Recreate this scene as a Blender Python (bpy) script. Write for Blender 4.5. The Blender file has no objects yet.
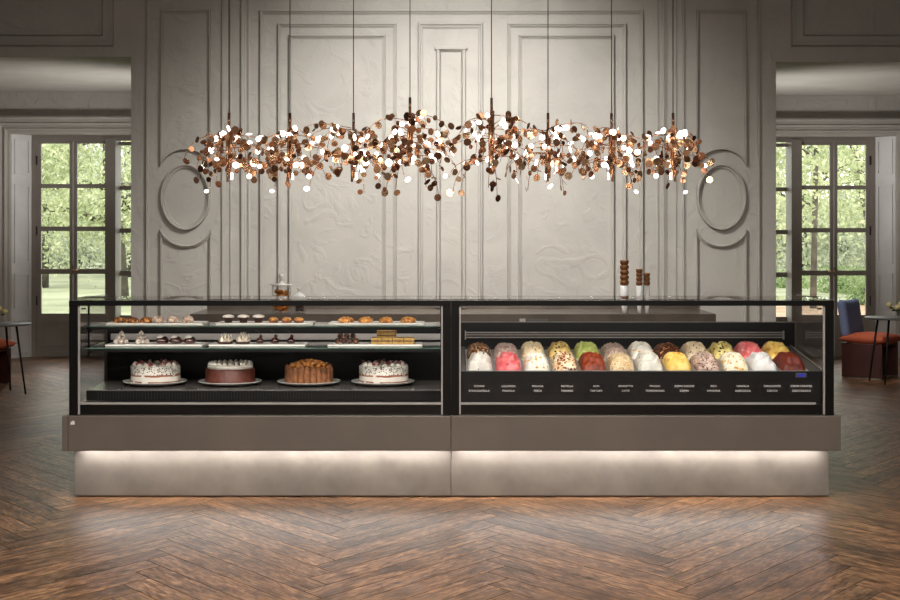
import bpy, bmesh, math, random
from mathutils import Vector, Matrix, noise
R = math.radians
rnd = random.Random(7)
sc = bpy.context.scene
COL = sc.collection
F, CX, HY, CZ = 1500.0, 452.0, 230.0, 1.70      # focal length in px, vanishing point, horizon, eye height

def PX(px, Y): return (px - CX) * Y / F
def PZ(py, Y): return CZ + (HY - py) * Y / F

# ------------------------------------------------------------------ materials
def lin(c):
    c = c / 255.0
    return c / 12.92 if c <= 0.04045 else ((c + 0.055) / 1.055) ** 2.4
def rgb(r, g, b): return (lin(r), lin(g), lin(b), 1.0)

def new_mat(name):
    m = bpy.data.materials.new(name); m.use_nodes = True
    nt = m.node_tree; b = nt.nodes['Principled BSDF']
    return m, nt, b

def mat(name, c, rough=0.5, metal=0.0, c2=None, scale=8.0, bump=0.0, bscale=None, spec=0.5, coat=0.0, lo=0.4, hi=0.6, detail=4.0, stretch=None, dist=0.0):
    """principled material whose colour and relief come from object-space noise"""
    m, nt, b = new_mat(name)
    b.inputs['Roughness'].default_value = rough
    b.inputs['Metallic'].default_value = metal
    b.inputs['Specular IOR Level'].default_value = spec
    b.inputs['Coat Weight'].default_value = coat
    b.inputs['Base Color'].default_value = c
    tc = nt.nodes.new('ShaderNodeTexCoord')
    src = tc.outputs['Object']
    if stretch:
        mp = nt.nodes.new('ShaderNodeMapping'); mp.inputs['Scale'].default_value = stretch
        nt.links.new(src, mp.inputs['Vector']); src = mp.outputs['Vector']
    if c2 is None: c2 = tuple(x * 0.86 for x in c[:3]) + (1,)
    n = nt.nodes.new('ShaderNodeTexNoise'); n.inputs['Scale'].default_value = scale; n.inputs['Detail'].default_value = detail
    n.inputs['Distortion'].default_value = dist
    nt.links.new(src, n.inputs['Vector'])
    r = nt.nodes.new('ShaderNodeValToRGB')
    r.color_ramp.elements[0].position = lo; r.color_ramp.elements[0].color = c
    r.color_ramp.elements[1].position = hi; r.color_ramp.elements[1].color = c2
    nt.links.new(n.outputs['Fac'], r.inputs['Fac']); nt.links.new(r.outputs['Color'], b.inputs['Base Color'])
    if bump:
        n2 = nt.nodes.new('ShaderNodeTexNoise'); n2.inputs['Scale'].default_value = bscale or scale * 3; n2.inputs['Detail'].default_value = 6
        n2.inputs['Distortion'].default_value = dist
        nt.links.new(src, n2.inputs['Vector'])
        bp = nt.nodes.new('ShaderNodeBump'); bp.inputs['Strength'].default_value = bump; bp.inputs['Distance'].default_value = 0.02
        nt.links.new(n2.outputs['Fac'], bp.inputs['Height']); nt.links.new(bp.outputs['Normal'], b.inputs['Normal'])
    return m

def chunks(name, base, base2, bits, scale=60, frac=0.35, rough=0.5, bscale=40, bump=0.35, stretch=None):
    """food: two-tone noise base with voronoi pieces of the colours in bits"""
    m, nt, b = new_mat(name)
    b.inputs['Roughness'].default_value = rough
    tc = nt.nodes.new('ShaderNodeTexCoord'); src = tc.outputs['Object']
    if stretch:
        mp = nt.nodes.new('ShaderNodeMapping'); mp.inputs['Scale'].default_value = stretch
        nt.links.new(src, mp.inputs['Vector']); src = mp.outputs['Vector']
    n = nt.nodes.new('ShaderNodeTexNoise'); n.inputs['Scale'].default_value = 22; n.inputs['Detail'].default_value = 5; n.inputs['Distortion'].default_value = 1.0
    nt.links.new(src, n.inputs['Vector'])
    r = nt.nodes.new('ShaderNodeValToRGB')
    r.color_ramp.elements[0].position = 0.38; r.color_ramp.elements[0].color = base
    r.color_ramp.elements[1].position = 0.62; r.color_ramp.elements[1].color = base2
    nt.links.new(n.outputs['Fac'], r.inputs['Fac'])
    col = r.outputs['Color']
    for i, bc in enumerate(bits):
        n3 = nt.nodes.new('ShaderNodeTexNoise'); n3.inputs['Scale'].default_value = 40; 
        mixv = nt.nodes.new('ShaderNodeVectorMath'); mixv.operation = 'MULTIPLY_ADD'
        nt.links.new(src, n3.inputs['Vector'])
        mixv.inputs[1].default_value = (0.02, 0.02, 0.02); nt.links.new(n3.outputs['Color'], mixv.inputs[0]); nt.links.new(src, mixv.inputs[2])
        v = nt.nodes.new('ShaderNodeTexVoronoi'); v.inputs['Scale'].default_value = scale * (1 + 0.23 * i)
        v.inputs['Randomness'].default_value = 1.0
        nt.links.new(mixv.outputs['Vector'], v.inputs['Vector'])
        sep = nt.nodes.new('ShaderNodeSeparateColor'); nt.links.new(v.outputs['Color'], sep.inputs['Color'])
        lt = nt.nodes.new('ShaderNodeMath'); lt.operation = 'LESS_THAN'; lt.inputs[1].default_value = frac
        nt.links.new(sep.outputs[i % 3], lt.inputs[0])
        lt2 = nt.nodes.new('ShaderNodeMath'); lt2.operation = 'LESS_THAN'; lt2.inputs[1].default_value = 0.5
        nt.links.new(v.outputs['Distance'], lt2.inputs[0])
        mu = nt.nodes.new('ShaderNodeMath'); mu.operation = 'MULTIPLY'
        nt.links.new(lt.outputs[0], mu.inputs[0]); nt.links.new(lt2.outputs[0], mu.inputs[1])
        mx = nt.nodes.new('ShaderNodeMix'); mx.data_type = 'RGBA'; mx.inputs['B'].default_value = bc
        nt.links.new(mu.outputs[0], mx.inputs['Factor']); nt.links.new(col, mx.inputs['A'])
        col = mx.outputs['Result']
    nt.links.new(col, b.inputs['Base Color'])
    n2 = nt.nodes.new('ShaderNodeTexNoise'); n2.inputs['Scale'].default_value = bscale; n2.inputs['Detail'].default_value = 4
    nt.links.new(src, n2.inputs['Vector'])
    bp = nt.nodes.new('ShaderNodeBump'); bp.inputs['Strength'].default_value = bump; bp.inputs['Distance'].default_value = 0.01
    nt.links.new(n2.outputs['Fac'], bp.inputs['Height']); nt.links.new(bp.outputs['Normal'], b.inputs['Normal'])
    return m

def glass(name, tint=(1, 1, 1, 1), ior=1.45, rough=0.0):
    m = bpy.data.materials.new(name); m.use_nodes = True
    nt = m.node_tree; nt.nodes.clear()
    out = nt.nodes.new('ShaderNodeOutputMaterial')
    tr = nt.nodes.new('ShaderNodeBsdfTransparent'); tr.inputs['Color'].default_value = tint
    gl = nt.nodes.new('ShaderNodeBsdfGlossy'); gl.inputs['Roughness'].default_value = rough
    fr = nt.nodes.new('ShaderNodeFresnel'); geo = nt.nodes.new('ShaderNodeNewGeometry')
    ma = nt.nodes.new('ShaderNodeMath'); ma.operation = 'MULTIPLY_ADD'      # the same reflectance from both sides of the sheet
    ma.inputs[1].default_value = 1 / ior - ior; ma.inputs[2].default_value = ior
    nt.links.new(geo.outputs['Backfacing'], ma.inputs[0]); nt.links.new(ma.outputs[0], fr.inputs['IOR'])
    mix = nt.nodes.new('ShaderNodeMixShader')
    nt.links.new(fr.outputs[0], mix.inputs[0]); nt.links.new(tr.outputs[0], mix.inputs[1]); nt.links.new(gl.outputs[0], mix.inputs[2])
    nt.links.new(mix.outputs[0], out.inputs['Surface'])
    return m

def emit(name, c, s):
    m, nt, b = new_mat(name)
    b.inputs['Base Color'].default_value = c
    b.inputs['Emission Color'].default_value = c; b.inputs['Emission Strength'].default_value = s
    return m

def plaster(name, c, bump=0.28):
    m, nt, b = new_mat(name)
    b.inputs['Roughness'].default_value = 0.62; b.inputs['Specular IOR Level'].default_value = 0.35
    tc = nt.nodes.new('ShaderNodeTexCoord')
    n = nt.nodes.new('ShaderNodeTexNoise'); n.inputs['Scale'].default_value = 1.6; n.inputs['Detail'].default_value = 8; n.inputs['Distortion'].default_value = 0.8
    nt.links.new(tc.outputs['Object'], n.inputs['Vector'])
    r = nt.nodes.new('ShaderNodeValToRGB')
    r.color_ramp.elements[0].position = 0.36; r.color_ramp.elements[0].color = tuple(x * 0.9 for x in c[:3]) + (1,)
    r.color_ramp.elements[1].position = 0.6; r.color_ramp.elements[1].color = c
    nt.links.new(n.outputs['Fac'], r.inputs['Fac']); nt.links.new(r.outputs['Color'], b.inputs['Base Color'])
    n2 = nt.nodes.new('ShaderNodeTexNoise'); n2.inputs['Scale'].default_value = 3.2; n2.inputs['Detail'].default_value = 7; n2.inputs['Distortion'].default_value = 1.8
    nt.links.new(tc.outputs['Object'], n2.inputs['Vector'])
    r2 = nt.nodes.new('ShaderNodeValToRGB'); r2.color_ramp.elements[0].position = 0.5; r2.color_ramp.elements[1].position = 0.66
    nt.links.new(n2.outputs['Fac'], r2.inputs['Fac'])
    bp = nt.nodes.new('ShaderNodeBump'); bp.inputs['Strength'].default_value = bump; bp.inputs['Distance'].default_value = 0.02
    nt.links.new(r2.outputs['Color'], bp.inputs['Height']); nt.links.new(bp.outputs['Normal'], b.inputs['Normal'])
    return m

def wood_floor():
    m, nt, b = new_mat('walnut_planks')
    at = nt.nodes.new('ShaderNodeAttribute'); at.attribute_name = 'tone'
    uv = nt.nodes.new('ShaderNodeUVMap'); uv.uv_map = 'grain'
    mp = nt.nodes.new('ShaderNodeMapping'); mp.inputs['Scale'].default_value = (1.4, 22, 1)
    nt.links.new(uv.outputs[0], mp.inputs['Vector'])
    n = nt.nodes.new('ShaderNodeTexNoise'); n.inputs['Scale'].default_value = 2.2; n.inputs['Detail'].default_value = 8; n.inputs['Roughness'].default_value = 0.65; n.inputs['Distortion'].default_value = 1.2
    nt.links.new(mp.outputs[0], n.inputs['Vector'])
    mp2 = nt.nodes.new('ShaderNodeMapping'); mp2.inputs['Scale'].default_value = (3.2, 9, 1)
    nt.links.new(uv.outputs[0], mp2.inputs['Vector'])
    n2 = nt.nodes.new('ShaderNodeTexNoise'); n2.inputs['Scale'].default_value = 1.3; n2.inputs['Detail'].default_value = 6
    nt.links.new(mp2.outputs[0], n2.inputs['Vector'])
    mp3 = nt.nodes.new('ShaderNodeMapping'); mp3.inputs['Scale'].default_value = (7, 24, 1)
    nt.links.new(uv.outputs[0], mp3.inputs['Vector'])
    n5 = nt.nodes.new('ShaderNodeTexNoise'); n5.inputs['Scale'].default_value = 2.0; n5.inputs['Detail'].default_value = 5; n5.inputs['Distortion'].default_value = 0.6
    nt.links.new(mp3.outputs[0], n5.inputs['Vector'])
    av = nt.nodes.new('ShaderNodeMix'); av.data_type = 'FLOAT'; av.inputs['Factor'].default_value = 0.5
    nt.links.new(n.outputs['Fac'], av.inputs['A']); nt.links.new(n5.outputs['Fac'], av.inputs['B'])
    r = nt.nodes.new('ShaderNodeValToRGB'); e = r.color_ramp.elements
    e[0].position = 0.36; e[0].color = rgb(54, 40, 30); e[1].position = 0.66; e[1].color = rgb(198, 154, 112)
    k = r.color_ramp.elements.new(0.49); k.color = rgb(128, 94, 67)
    nt.links.new(av.outputs['Result'], r.inputs['Fac'])
    r2 = nt.nodes.new('ShaderNodeValToRGB'); e = r2.color_ramp.elements
    e[0].position = 0.33; e[0].color = (0.36, 0.33, 0.33, 1); e[1].position = 0.54; e[1].color = (1, 1, 1, 1)
    nt.links.new(n2.outputs['Fac'], r2.inputs['Fac'])
    mu = nt.nodes.new('ShaderNodeMix'); mu.data_type = 'RGBA'; mu.blend_type = 'MULTIPLY'; mu.inputs['Factor'].default_value = 1
    nt.links.new(r.outputs[0], mu.inputs['A']); nt.links.new(r2.outputs[0], mu.inputs['B'])
    hs = nt.nodes.new('ShaderNodeMix'); hs.data_type = 'RGBA'; hs.blend_type = 'MULTIPLY'; hs.inputs['Factor'].default_value = 1
    r3 = nt.nodes.new('ShaderNodeValToRGB'); e = r3.color_ramp.elements
    e[0].position = 0; e[0].color = (0.52, 0.50, 0.50, 1); e[1].position = 1; e[1].color = (1.1, 1.05, 1.0, 1)
    nt.links.new(at.outputs['Fac'], r3.inputs['Fac'])
    nt.links.new(mu.outputs['Result'], hs.inputs['A']); nt.links.new(r3.outputs[0], hs.inputs['B'])
    nt.links.new(hs.outputs['Result'], b.inputs['Base Color'])
    rr = nt.nodes.new('ShaderNodeMapRange'); rr.inputs['To Min'].default_value = 0.2; rr.inputs['To Max'].default_value = 0.5
    nt.links.new(n.outputs['Fac'], rr.inputs['Value']); nt.links.new(rr.outputs[0], b.inputs['Roughness'])
    bp = nt.nodes.new('ShaderNodeBump'); bp.inputs['Strength'].default_value = 0.55; bp.inputs['Distance'].default_value = 0.008
    nt.links.new(av.outputs['Result'], bp.inputs['Height']); nt.links.new(bp.outputs['Normal'], b.inputs['Normal'])
    b.inputs['Specular IOR Level'].default_value = 0.3
    return m

M = dict(
    wall=plaster('warm_grey_plaster', rgb(171, 166, 157)),
    walld=plaster('umber_plaster', rgb(46, 41, 37)),
    trim=plaster('warm_grey_moulding', rgb(169, 164, 155), 0.06),
    ceil=plaster('ceiling_plaster', rgb(178, 172, 164), 0.05),
    joinery=mat('grey_joinery_paint', rgb(140, 132, 122), 0.5, c2=rgb(132, 124, 115), scale=3),
    floor=wood_floor(),
    gap=mat('floor_gap', rgb(24, 17, 13), 0.9),
    stone=mat('cast_stone_plinth', rgb(114, 106, 97), 0.6, c2=rgb(98, 90, 82), scale=5, bump=0.08, bscale=18, lo=0.35, hi=0.65),
    band=mat('taupe_metal_fascia', rgb(108, 99, 90), 0.42, 0.3, c2=rgb(102, 94, 86), scale=2),
    black=mat('black_lacquer', rgb(9, 8.5, 8), 0.35, c2=rgb(7, 7, 6.5), spec=0.3),
    blackm=mat('black_matt_metal', rgb(12, 11, 11), 0.5, c2=rgb(10, 9.5, 9), spec=0.3),
    deck=mat('dark_steel_deck', rgb(112, 109, 105), 0.2, 0.2, c2=rgb(106, 103, 100), scale=4),
    steel=mat('brushed_steel', rgb(176, 172, 166), 0.3, 0.9, c2=rgb(160, 156, 150), scale=30, stretch=(1, 1, 12)),
    pansteel=mat('bright_pan_steel', rgb(206, 204, 200), 0.3, 0.55, c2=rgb(196, 194, 190), scale=30),
    greym=mat('grey_metal', rgb(96, 93, 89), 0.4, 0.6),
    whitem=mat('white_enamel', rgb(218, 215, 210), 0.35, c2=rgb(212, 209, 204)),
    pale=mat('pale_metal_rail', rgb(176, 172, 168), 0.4, 0.3, c2=rgb(168, 164, 160)),
    glass=glass('clear_glass'),
    arglass=glass('coated_case_glass', (1, 1, 1, 1), 1.2),
    pane=glass('window_glass', (0.97, 0.98, 0.97, 1)),
    green=glass('green_tinted_shelf_glass', (0.965, 0.99, 0.975, 1)),
    greenedge=mat('green_glass_edge', rgb(96, 128, 112), 0.15, c2=rgb(70, 100, 86)),
    led=emit('led_white', (1.0, 0.98, 0.965, 1), 52.0),
    ledin=emit('led_case_light', (1.0, 0.96, 0.91, 1), 26.0),
    ledsh=emit('led_shelf_light', (1.0, 0.96, 0.91, 1), 11.0),  # glow of the added fill strips under the shelves
    ledin2=emit('led_gelato_light', (1.0, 0.97, 0.93, 1), 29.0),
    shutter=mat('pale_shutter_paint', rgb(206, 203, 200), 0.5, c2=rgb(198, 195, 192), scale=3),  # joinery paint made lighter, daylight on the shutters put into the colour
    copper=mat('polished_copper', rgb(214, 164, 126), 0.27, 0.9, c2=rgb(200, 148, 112), scale=6),
    bronze=mat('dark_bronze', rgb(140, 98, 72), 0.27, 0.9, c2=rgb(122, 84, 62), scale=6),
    brass=mat('pale_brass', rgb(226, 192, 156), 0.27, 0.9, c2=rgb(214, 178, 142), scale=6),
    lit=emit('lit_disc_white', (1.0, 0.92, 0.82, 1), 4.5),  # emission in place of bright reflections on the polished discs
    barw=mat('umber_stone_worktop', rgb(98, 88, 78), 0.22, c2=rgb(88, 79, 70), scale=4, spec=0.6),
    barb=mat('umber_bar_body', rgb(74, 66, 59), 0.45, c2=rgb(66, 59, 53), scale=4),
    porcelain=mat('white_porcelain', rgb(226, 222, 214), 0.18, c2=rgb(220, 216, 208)),
    plate=mat('grey_glass_plate', rgb(206, 204, 198), 0.12, c2=rgb(198, 196, 190), spec=0.7),
    cream=mat('whipped_cream', rgb(238, 232, 222), 0.55, c2=rgb(228, 220, 208), scale=60, bump=0.2),
    berry=mat('red_berry', rgb(140, 40, 44), 0.35, c2=rgb(200, 110, 110), scale=60),
    sponge=mat('cocoa_glaze', rgb(98, 46, 30), 0.5, c2=rgb(82, 36, 23), scale=40, bump=0.2),
    finger=mat('ladyfinger_biscuit', rgb(150, 96, 58), 0.7, c2=rgb(120, 74, 42), scale=30, bump=0.3),
    caramel=mat('caramel_pieces', rgb(200, 136, 70), 0.4, c2=rgb(150, 88, 38), scale=60, bump=0.3),
    golden=chunks('golden_pastry', rgb(216, 150, 76), rgb(150, 86, 36), [rgb(236, 190, 120)], 90, 0.3),
    swirl=mat('cinnamon_pastry', rgb(220, 150, 70), 0.45, c2=rgb(88, 46, 20), scale=55, lo=0.45, hi=0.52),
    sugar=chunks('sugared_pastry', rgb(196, 170, 146), rgb(150, 116, 90), [rgb(226, 214, 202)], 110, 0.45),
    cocoa=mat('dark_cocoa', rgb(66, 40, 28), 0.5, c2=rgb(48, 28, 20), scale=60, bump=0.3),
    glaze=mat('dark_chocolate_glaze', rgb(62, 28, 20), 0.15, c2=rgb(50, 22, 16), scale=30, coat=0.5),
    cherry=mat('dark_cherry', rgb(110, 26, 22), 0.15, c2=rgb(80, 18, 16), scale=40, coat=0.5),
    merin=mat('toasted_meringue', rgb(230, 220, 200), 0.6, c2=rgb(170, 150, 124), scale=50, lo=0.5, hi=0.68, bump=0.2),
    puff=mat('sugared_cream_puff', rgb(214, 204, 192), 0.7, c2=rgb(176, 160, 146), scale=70, bump=0.3),
    truffle=mat('chocolate_truffle', rgb(58, 32, 20), 0.5, c2=rgb(156, 96, 52), scale=38, lo=0.5, hi=0.62, bump=0.4),
    slice_g=mat('golden_sponge', rgb(166, 134, 66), 0.6, c2=rgb(146, 114, 54), scale=60, bump=0.25),
    slice_b=mat('brown_filling', rgb(96, 66, 30), 0.5, c2=rgb(80, 52, 22), scale=60),
    cone=mat('wafer_cone', rgb(168, 112, 64), 0.65, c2=rgb(136, 86, 46), scale=60, bump=0.2),
    conedark=mat('wafer_cone_rim', rgb(104, 62, 32), 0.7, c2=rgb(88, 52, 26), scale=60),
    paper=mat('white_paper', rgb(240, 238, 234), 0.6, c2=rgb(234, 232, 228)),
    cookie=mat('orange_biscuit', rgb(240, 160, 66), 0.5, c2=rgb(206, 116, 36), scale=40, bump=0.3),
    blue=mat('blue_fabric', rgb(112, 124, 156), 0.85, c2=rgb(102, 114, 146), scale=90, bump=0.15),
    orange=mat('rust_orange_fabric', rgb(176, 84, 50), 0.85, c2=rgb(160, 74, 44), scale=90, bump=0.15),
    maroon=mat('maroon_lacquer', rgb(66, 30, 24), 0.45, c2=rgb(58, 27, 22), scale=4),
    tabletop=mat('dark_grey_tabletop', rgb(86, 82, 78), 0.4, c2=rgb(76, 72, 68)),
    bloom=mat('cream_petals', rgb(226, 214, 160), 0.7, c2=rgb(206, 186, 120), scale=60, bump=0.4),
    stem=mat('green_stem', rgb(52, 70, 38), 0.6),
    grass=mat('pale_lawn', rgb(126, 132, 102), 0.9, c2=rgb(156, 160, 130), scale=0.5, lo=0.35, hi=0.65),
    bark=mat('tree_bark', rgb(104, 98, 88), 0.9, c2=rgb(76, 71, 63), scale=3, bump=0.4),
    earth=mat('sandy_path_earth', rgb(176, 150, 124), 0.9, c2=rgb(150, 122, 96), scale=2, bump=0.2),
    screen=emit('blue_display', (0.02, 0.03, 0.35, 1), 0.12),
    white=mat('white_lettering', rgb(235, 233, 230), 0.5, c2=rgb(228, 226, 222)),
)
def leafmat(name, c, c2):
    m, nt, b = new_mat(name)
    b.inputs['Roughness'].default_value = 0.6
    oi = nt.nodes.new('ShaderNodeTexCoord'); n = nt.nodes.new('ShaderNodeTexNoise'); n.inputs['Scale'].default_value = 1.3; n.inputs['Detail'].default_value = 6
    nt.links.new(oi.outputs['Object'], n.inputs['Vector'])
    r = nt.nodes.new('ShaderNodeValToRGB'); r.color_ramp.elements[0].position = 0.4; r.color_ramp.elements[0].color = c
    r.color_ramp.elements[1].position = 0.6; r.color_ramp.elements[1].color = c2
    nt.links.new(n.outputs['Fac'], r.inputs['Fac'])
    nt.links.new(r.outputs['Color'], b.inputs['Base Color'])
    tl = nt.nodes.new('ShaderNodeBsdfTranslucent'); nt.links.new(r.outputs['Color'], tl.inputs['Color'])
    mx = nt.nodes.new('ShaderNodeMixShader'); mx.inputs[0].default_value = 0.45
    out = nt.nodes['Material Output']
    nt.links.new(b.outputs[0], mx.inputs[1]); nt.links.new(tl.outputs[0], mx.inputs[2]); nt.links.new(mx.outputs[0], out.inputs['Surface'])
    return m
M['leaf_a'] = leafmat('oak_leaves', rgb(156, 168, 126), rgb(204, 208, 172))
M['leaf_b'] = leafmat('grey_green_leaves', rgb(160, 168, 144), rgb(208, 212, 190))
M['leaf_c'] = leafmat('shrub_leaves', rgb(120, 144, 92), rgb(160, 174, 126))

# ------------------------------------------------------------------ mesh builder
class MB:
    def __init__(s): s.v, s.f, s.sm, s.mi = [], [], [], []
    def add(s, vs, fs, smooth=False, mi=0):
        o = len(s.v); s.v += [Vector(p) for p in vs]
        for f in fs: s.f.append([i + o for i in f]); s.sm.append(smooth); s.mi.append(mi)
        return s
    def box(s, x0, x1, y0, y1, z0, z1, mi=0, bevel=0.0):
        if bevel > 0:
            bm = bmesh.new(); bmesh.ops.create_cube(bm, size=1)
            for v in bm.verts:
                v.co = Vector(((x0 + x1) / 2 + v.co.x * (x1 - x0), (y0 + y1) / 2 + v.co.y * (y1 - y0), (z0 + z1) / 2 + v.co.z * (z1 - z0)))
            bmesh.ops.bevel(bm, geom=list(bm.edges), offset=bevel, segments=2, affect='EDGES', profile=0.5)
            s.bm(bm, mi); return s
        vs = [(x, y, z) for z in (z0, z1) for y in (y0, y1) for x in (x0, x1)]
        return s.add(vs, [(0, 2, 3, 1), (4, 5, 7, 6), (0, 1, 5, 4), (2, 6, 7, 3), (0, 4, 6, 2), (1, 3, 7, 5)], mi=mi)
    def bm(s, bm, mi=0, smooth=False):
        bm.verts.index_update()
        s.add([v.co.copy() for v in bm.verts], [[v.index for v in f.verts] for f in bm.faces], smooth, mi); bm.free()
    def tube(s, pts, r, n=8, mi=0, caps=True):
        pts = [Vector(p) for p in pts]; rings = []
        for i, p in enumerate(pts):
            d = (pts[min(i + 1, len(pts) - 1)] - pts[max(i - 1, 0)]).normalized()
            a = d.orthogonal().normalized() if i == 0 else (a - d * a.dot(d)).normalized()
            b = d.cross(a); rr = r[i] if isinstance(r, (list, tuple)) else r
            rings.append([p + (a * math.cos(2 * math.pi * k / n) + b * math.sin(2 * math.pi * k / n)) * rr for k in range(n)])
        vs = [q for ring in rings for q in ring]; fs = []
        for i in range(len(pts) - 1):
            for k in range(n): fs.append((i * n + k, i * n + (k + 1) % n, (i + 1) * n + (k + 1) % n, (i + 1) * n + k))
        s.add(vs, fs, True, mi)
        if caps:
            s.add(rings[0], [list(range(n))[::-1]], False, mi); s.add(rings[-1], [list(range(n))], False, mi)
        return s
    def lathe(s, prof, c=(0, 0, 0), n=32, mi=0, smooth=True, wob=None):
        c = Vector(c); vs = []
        for (r, z) in prof:
            for k in range(n):
                a = 2 * math.pi * k / n; rr = r * (wob(a, z) if wob else 1)
                vs.append(c + Vector((rr * math.cos(a), rr * math.sin(a), z)))
        fs = []
        for i in range(len(prof) - 1):
            for k in range(n): fs.append((i * n + k, i * n + (k + 1) % n, (i + 1) * n + (k + 1) % n, (i + 1) * n + k))
        if prof[0][0] > 1e-6: fs.append(list(range(n))[::-1])
        if prof[-1][0] > 1e-6: fs.append([(len(prof) - 1) * n + k for k in range(n)])
        return s.add(vs, fs, smooth, mi)
    def blob(s, c, rx, ry, rz, n=12, m=8, rough=0.0, seed=0, mi=0, flat=False, freq=2.0):
        c = Vector(c); vs = []
        for i in range(m + 1):
            th = math.pi * i / m
            for k in range(n):
                a = 2 * math.pi * k / n
                d = Vector((math.sin(th) * math.cos(a), math.sin(th) * math.sin(a), math.cos(th)))
                q = 1 + rough * noise.noise(d * freq + Vector((seed, seed * 1.7, 0)))
                z = d.z * rz * q
                if flat: z = max(z, -rz * 0.45)
                vs.append(c + Vector((d.x * rx * q, d.y * ry * q, z)))
        fs = []
        for i in range(m):
            for k in range(n): fs.append((i * n + k, (i + 1) * n + k, (i + 1) * n + (k + 1) % n, i * n + (k + 1) % n))
        return s.add(vs, fs, True, mi)
    def build(s, name, mats, parent=None, weld=True):
        me = bpy.data.meshes.new(name)
        off = WORLD.get(parent.name, Vector()) if parent else Vector()
        me.from_pydata([v - off for v in s.v], [], s.f)
        for m in (mats if isinstance(mats, (list, tuple)) else [mats]): me.materials.append(m)
        me.polygons.foreach_set('use_smooth', s.sm); me.polygons.foreach_set('material_index', s.mi)
        if weld:
            bm = bmesh.new(); bm.from_mesh(me); bmesh.ops.remove_doubles(bm, verts=bm.verts, dist=1e-5)
            bmesh.ops.recalc_face_normals(bm, faces=bm.faces); bm.to_mesh(me); bm.free()
        me.update()
        o = bpy.data.objects.new(name, me); COL.objects.link(o)
        if parent: o.parent = parent; WORLD[o.name] = off
        else: WORLD[o.name] = Vector()
        return o
WORLD = {}

def tag(o, label, cat, group=None):
    o['label'] = label; o['category'] = cat
    if group: o['group'] = group
    return o
def thing(name, label, cat, loc=(0, 0, 0), group=None):
    o = bpy.data.objects.new(name, None); COL.objects.link(o); o.location = loc; o.empty_display_size = 0.1
    WORLD[o.name] = Vector(loc)
    return tag(o, label, cat, group)
def struct(o): o['kind'] = 'structure'; return o
def copy_tree(o, parent=None):
    c = o.copy(); COL.objects.link(c)
    if parent: c.parent = parent
    for ch in list(o.children): copy_tree(ch, c)
    return c
def recenter(o, loc):
    """move a single-mesh thing's origin to its base"""
    loc = Vector(loc); o.data.transform(Matrix.Translation(-loc)); o.location = loc; WORLD[o.name] = loc
    return o

# ------------------------------------------------------------------ the setting
YW, YR, YG = 15.84, 19.85, 20.15          # panelled wall, far window wall, window plane
ZC = 3.5                                  # ceiling of the rooms behind
HM = 5.0                                  # ceiling of the main room
XL, XR = PX(131, YW), PX(776, YW)
ZL, ZRt = PZ(57, YW), PZ(62, YW)

# herringbone floor: every plank a face with its own tone and grain direction
def build_floor():
    L, w, ys = 1.237, 1.237 / 9, 1.37
    verts, faces, tones, uvs = [], [], [], []
    X0, X1, Y0, Y1 = -9, 9, -2.5, 20.2
    s2 = math.sqrt(0.5); g = 0.0019
    for m in range(-14, 15):
        for k in range(-130, 260):
            for typ in (0, 1):
                ox, oy = m * L, -m * L
                if typ == 0: u0, u1, v0, v1 = k * w, k * w + L, k * w, (k + 1) * w
                else: u0, u1, v0, v1 = (k - 1) * w, k * w, k * w, k * w + L
                u0 += ox; u1 += ox; v0 += oy; v1 += oy
                cx = ((u0 + u1) - (v0 + v1)) / 2 * s2 - 0.6; cy = ((u0 + u1) + (v0 + v1)) / 2 * s2 * ys
                if not (X0 - 1 < cx < X1 + 1 and Y0 - 1 < cy < Y1 + 1): continue
                q = [(u0 + g, v0 + g), (u1 - g, v0 + g), (u1 - g, v1 - g), (u0 + g, v1 - g)]
                P = []
                for (u, v) in q:
                    x = (u - v) * s2 - 0.6; y = (u + v) * s2 * ys
                    P.append((min(max(x, X0), X1), min(max(y, Y0), Y1), 0.0))
                i = len(verts); verts += P; faces.append((i, i + 1, i + 2, i + 3))
                tones.append(rnd.random())
                ru, rv = rnd.random() * 50, rnd.random() * 50
                if typ == 0: uvs += [(ru, rv), (ru + L, rv), (ru + L, rv + w), (ru, rv + w)]
                else: uvs += [(ru, rv), (ru, rv + w), (ru + L, rv + w), (ru + L, rv)]
    n = len(faces)
    i = len(verts); verts += [(X0, Y0, -0.003), (X1, Y0, -0.003), (X1, Y1, -0.003), (X0, Y1, -0.003)]
    faces.append((i, i + 1, i + 2, i + 3)); tones.append(0); uvs += [(0, 0)] * 4
    me = bpy.data.meshes.new('floor'); me.from_pydata(verts, [], faces)
    a = me.attributes.new('tone', 'FLOAT', 'FACE'); a.data.foreach_set('value', tones)
    ul = me.uv_layers.new(name='grain')
    for j, c in enumerate(uvs): ul.data[j].uv = c
    me.materials.append(M['floor']); me.materials.append(M['gap'])
    me.polygons[n].material_index = 1
    o = bpy.data.objects.new('floor', me); COL.objects.link(o); WORLD['floor'] = Vector(); struct(o)
build_floor()

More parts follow.
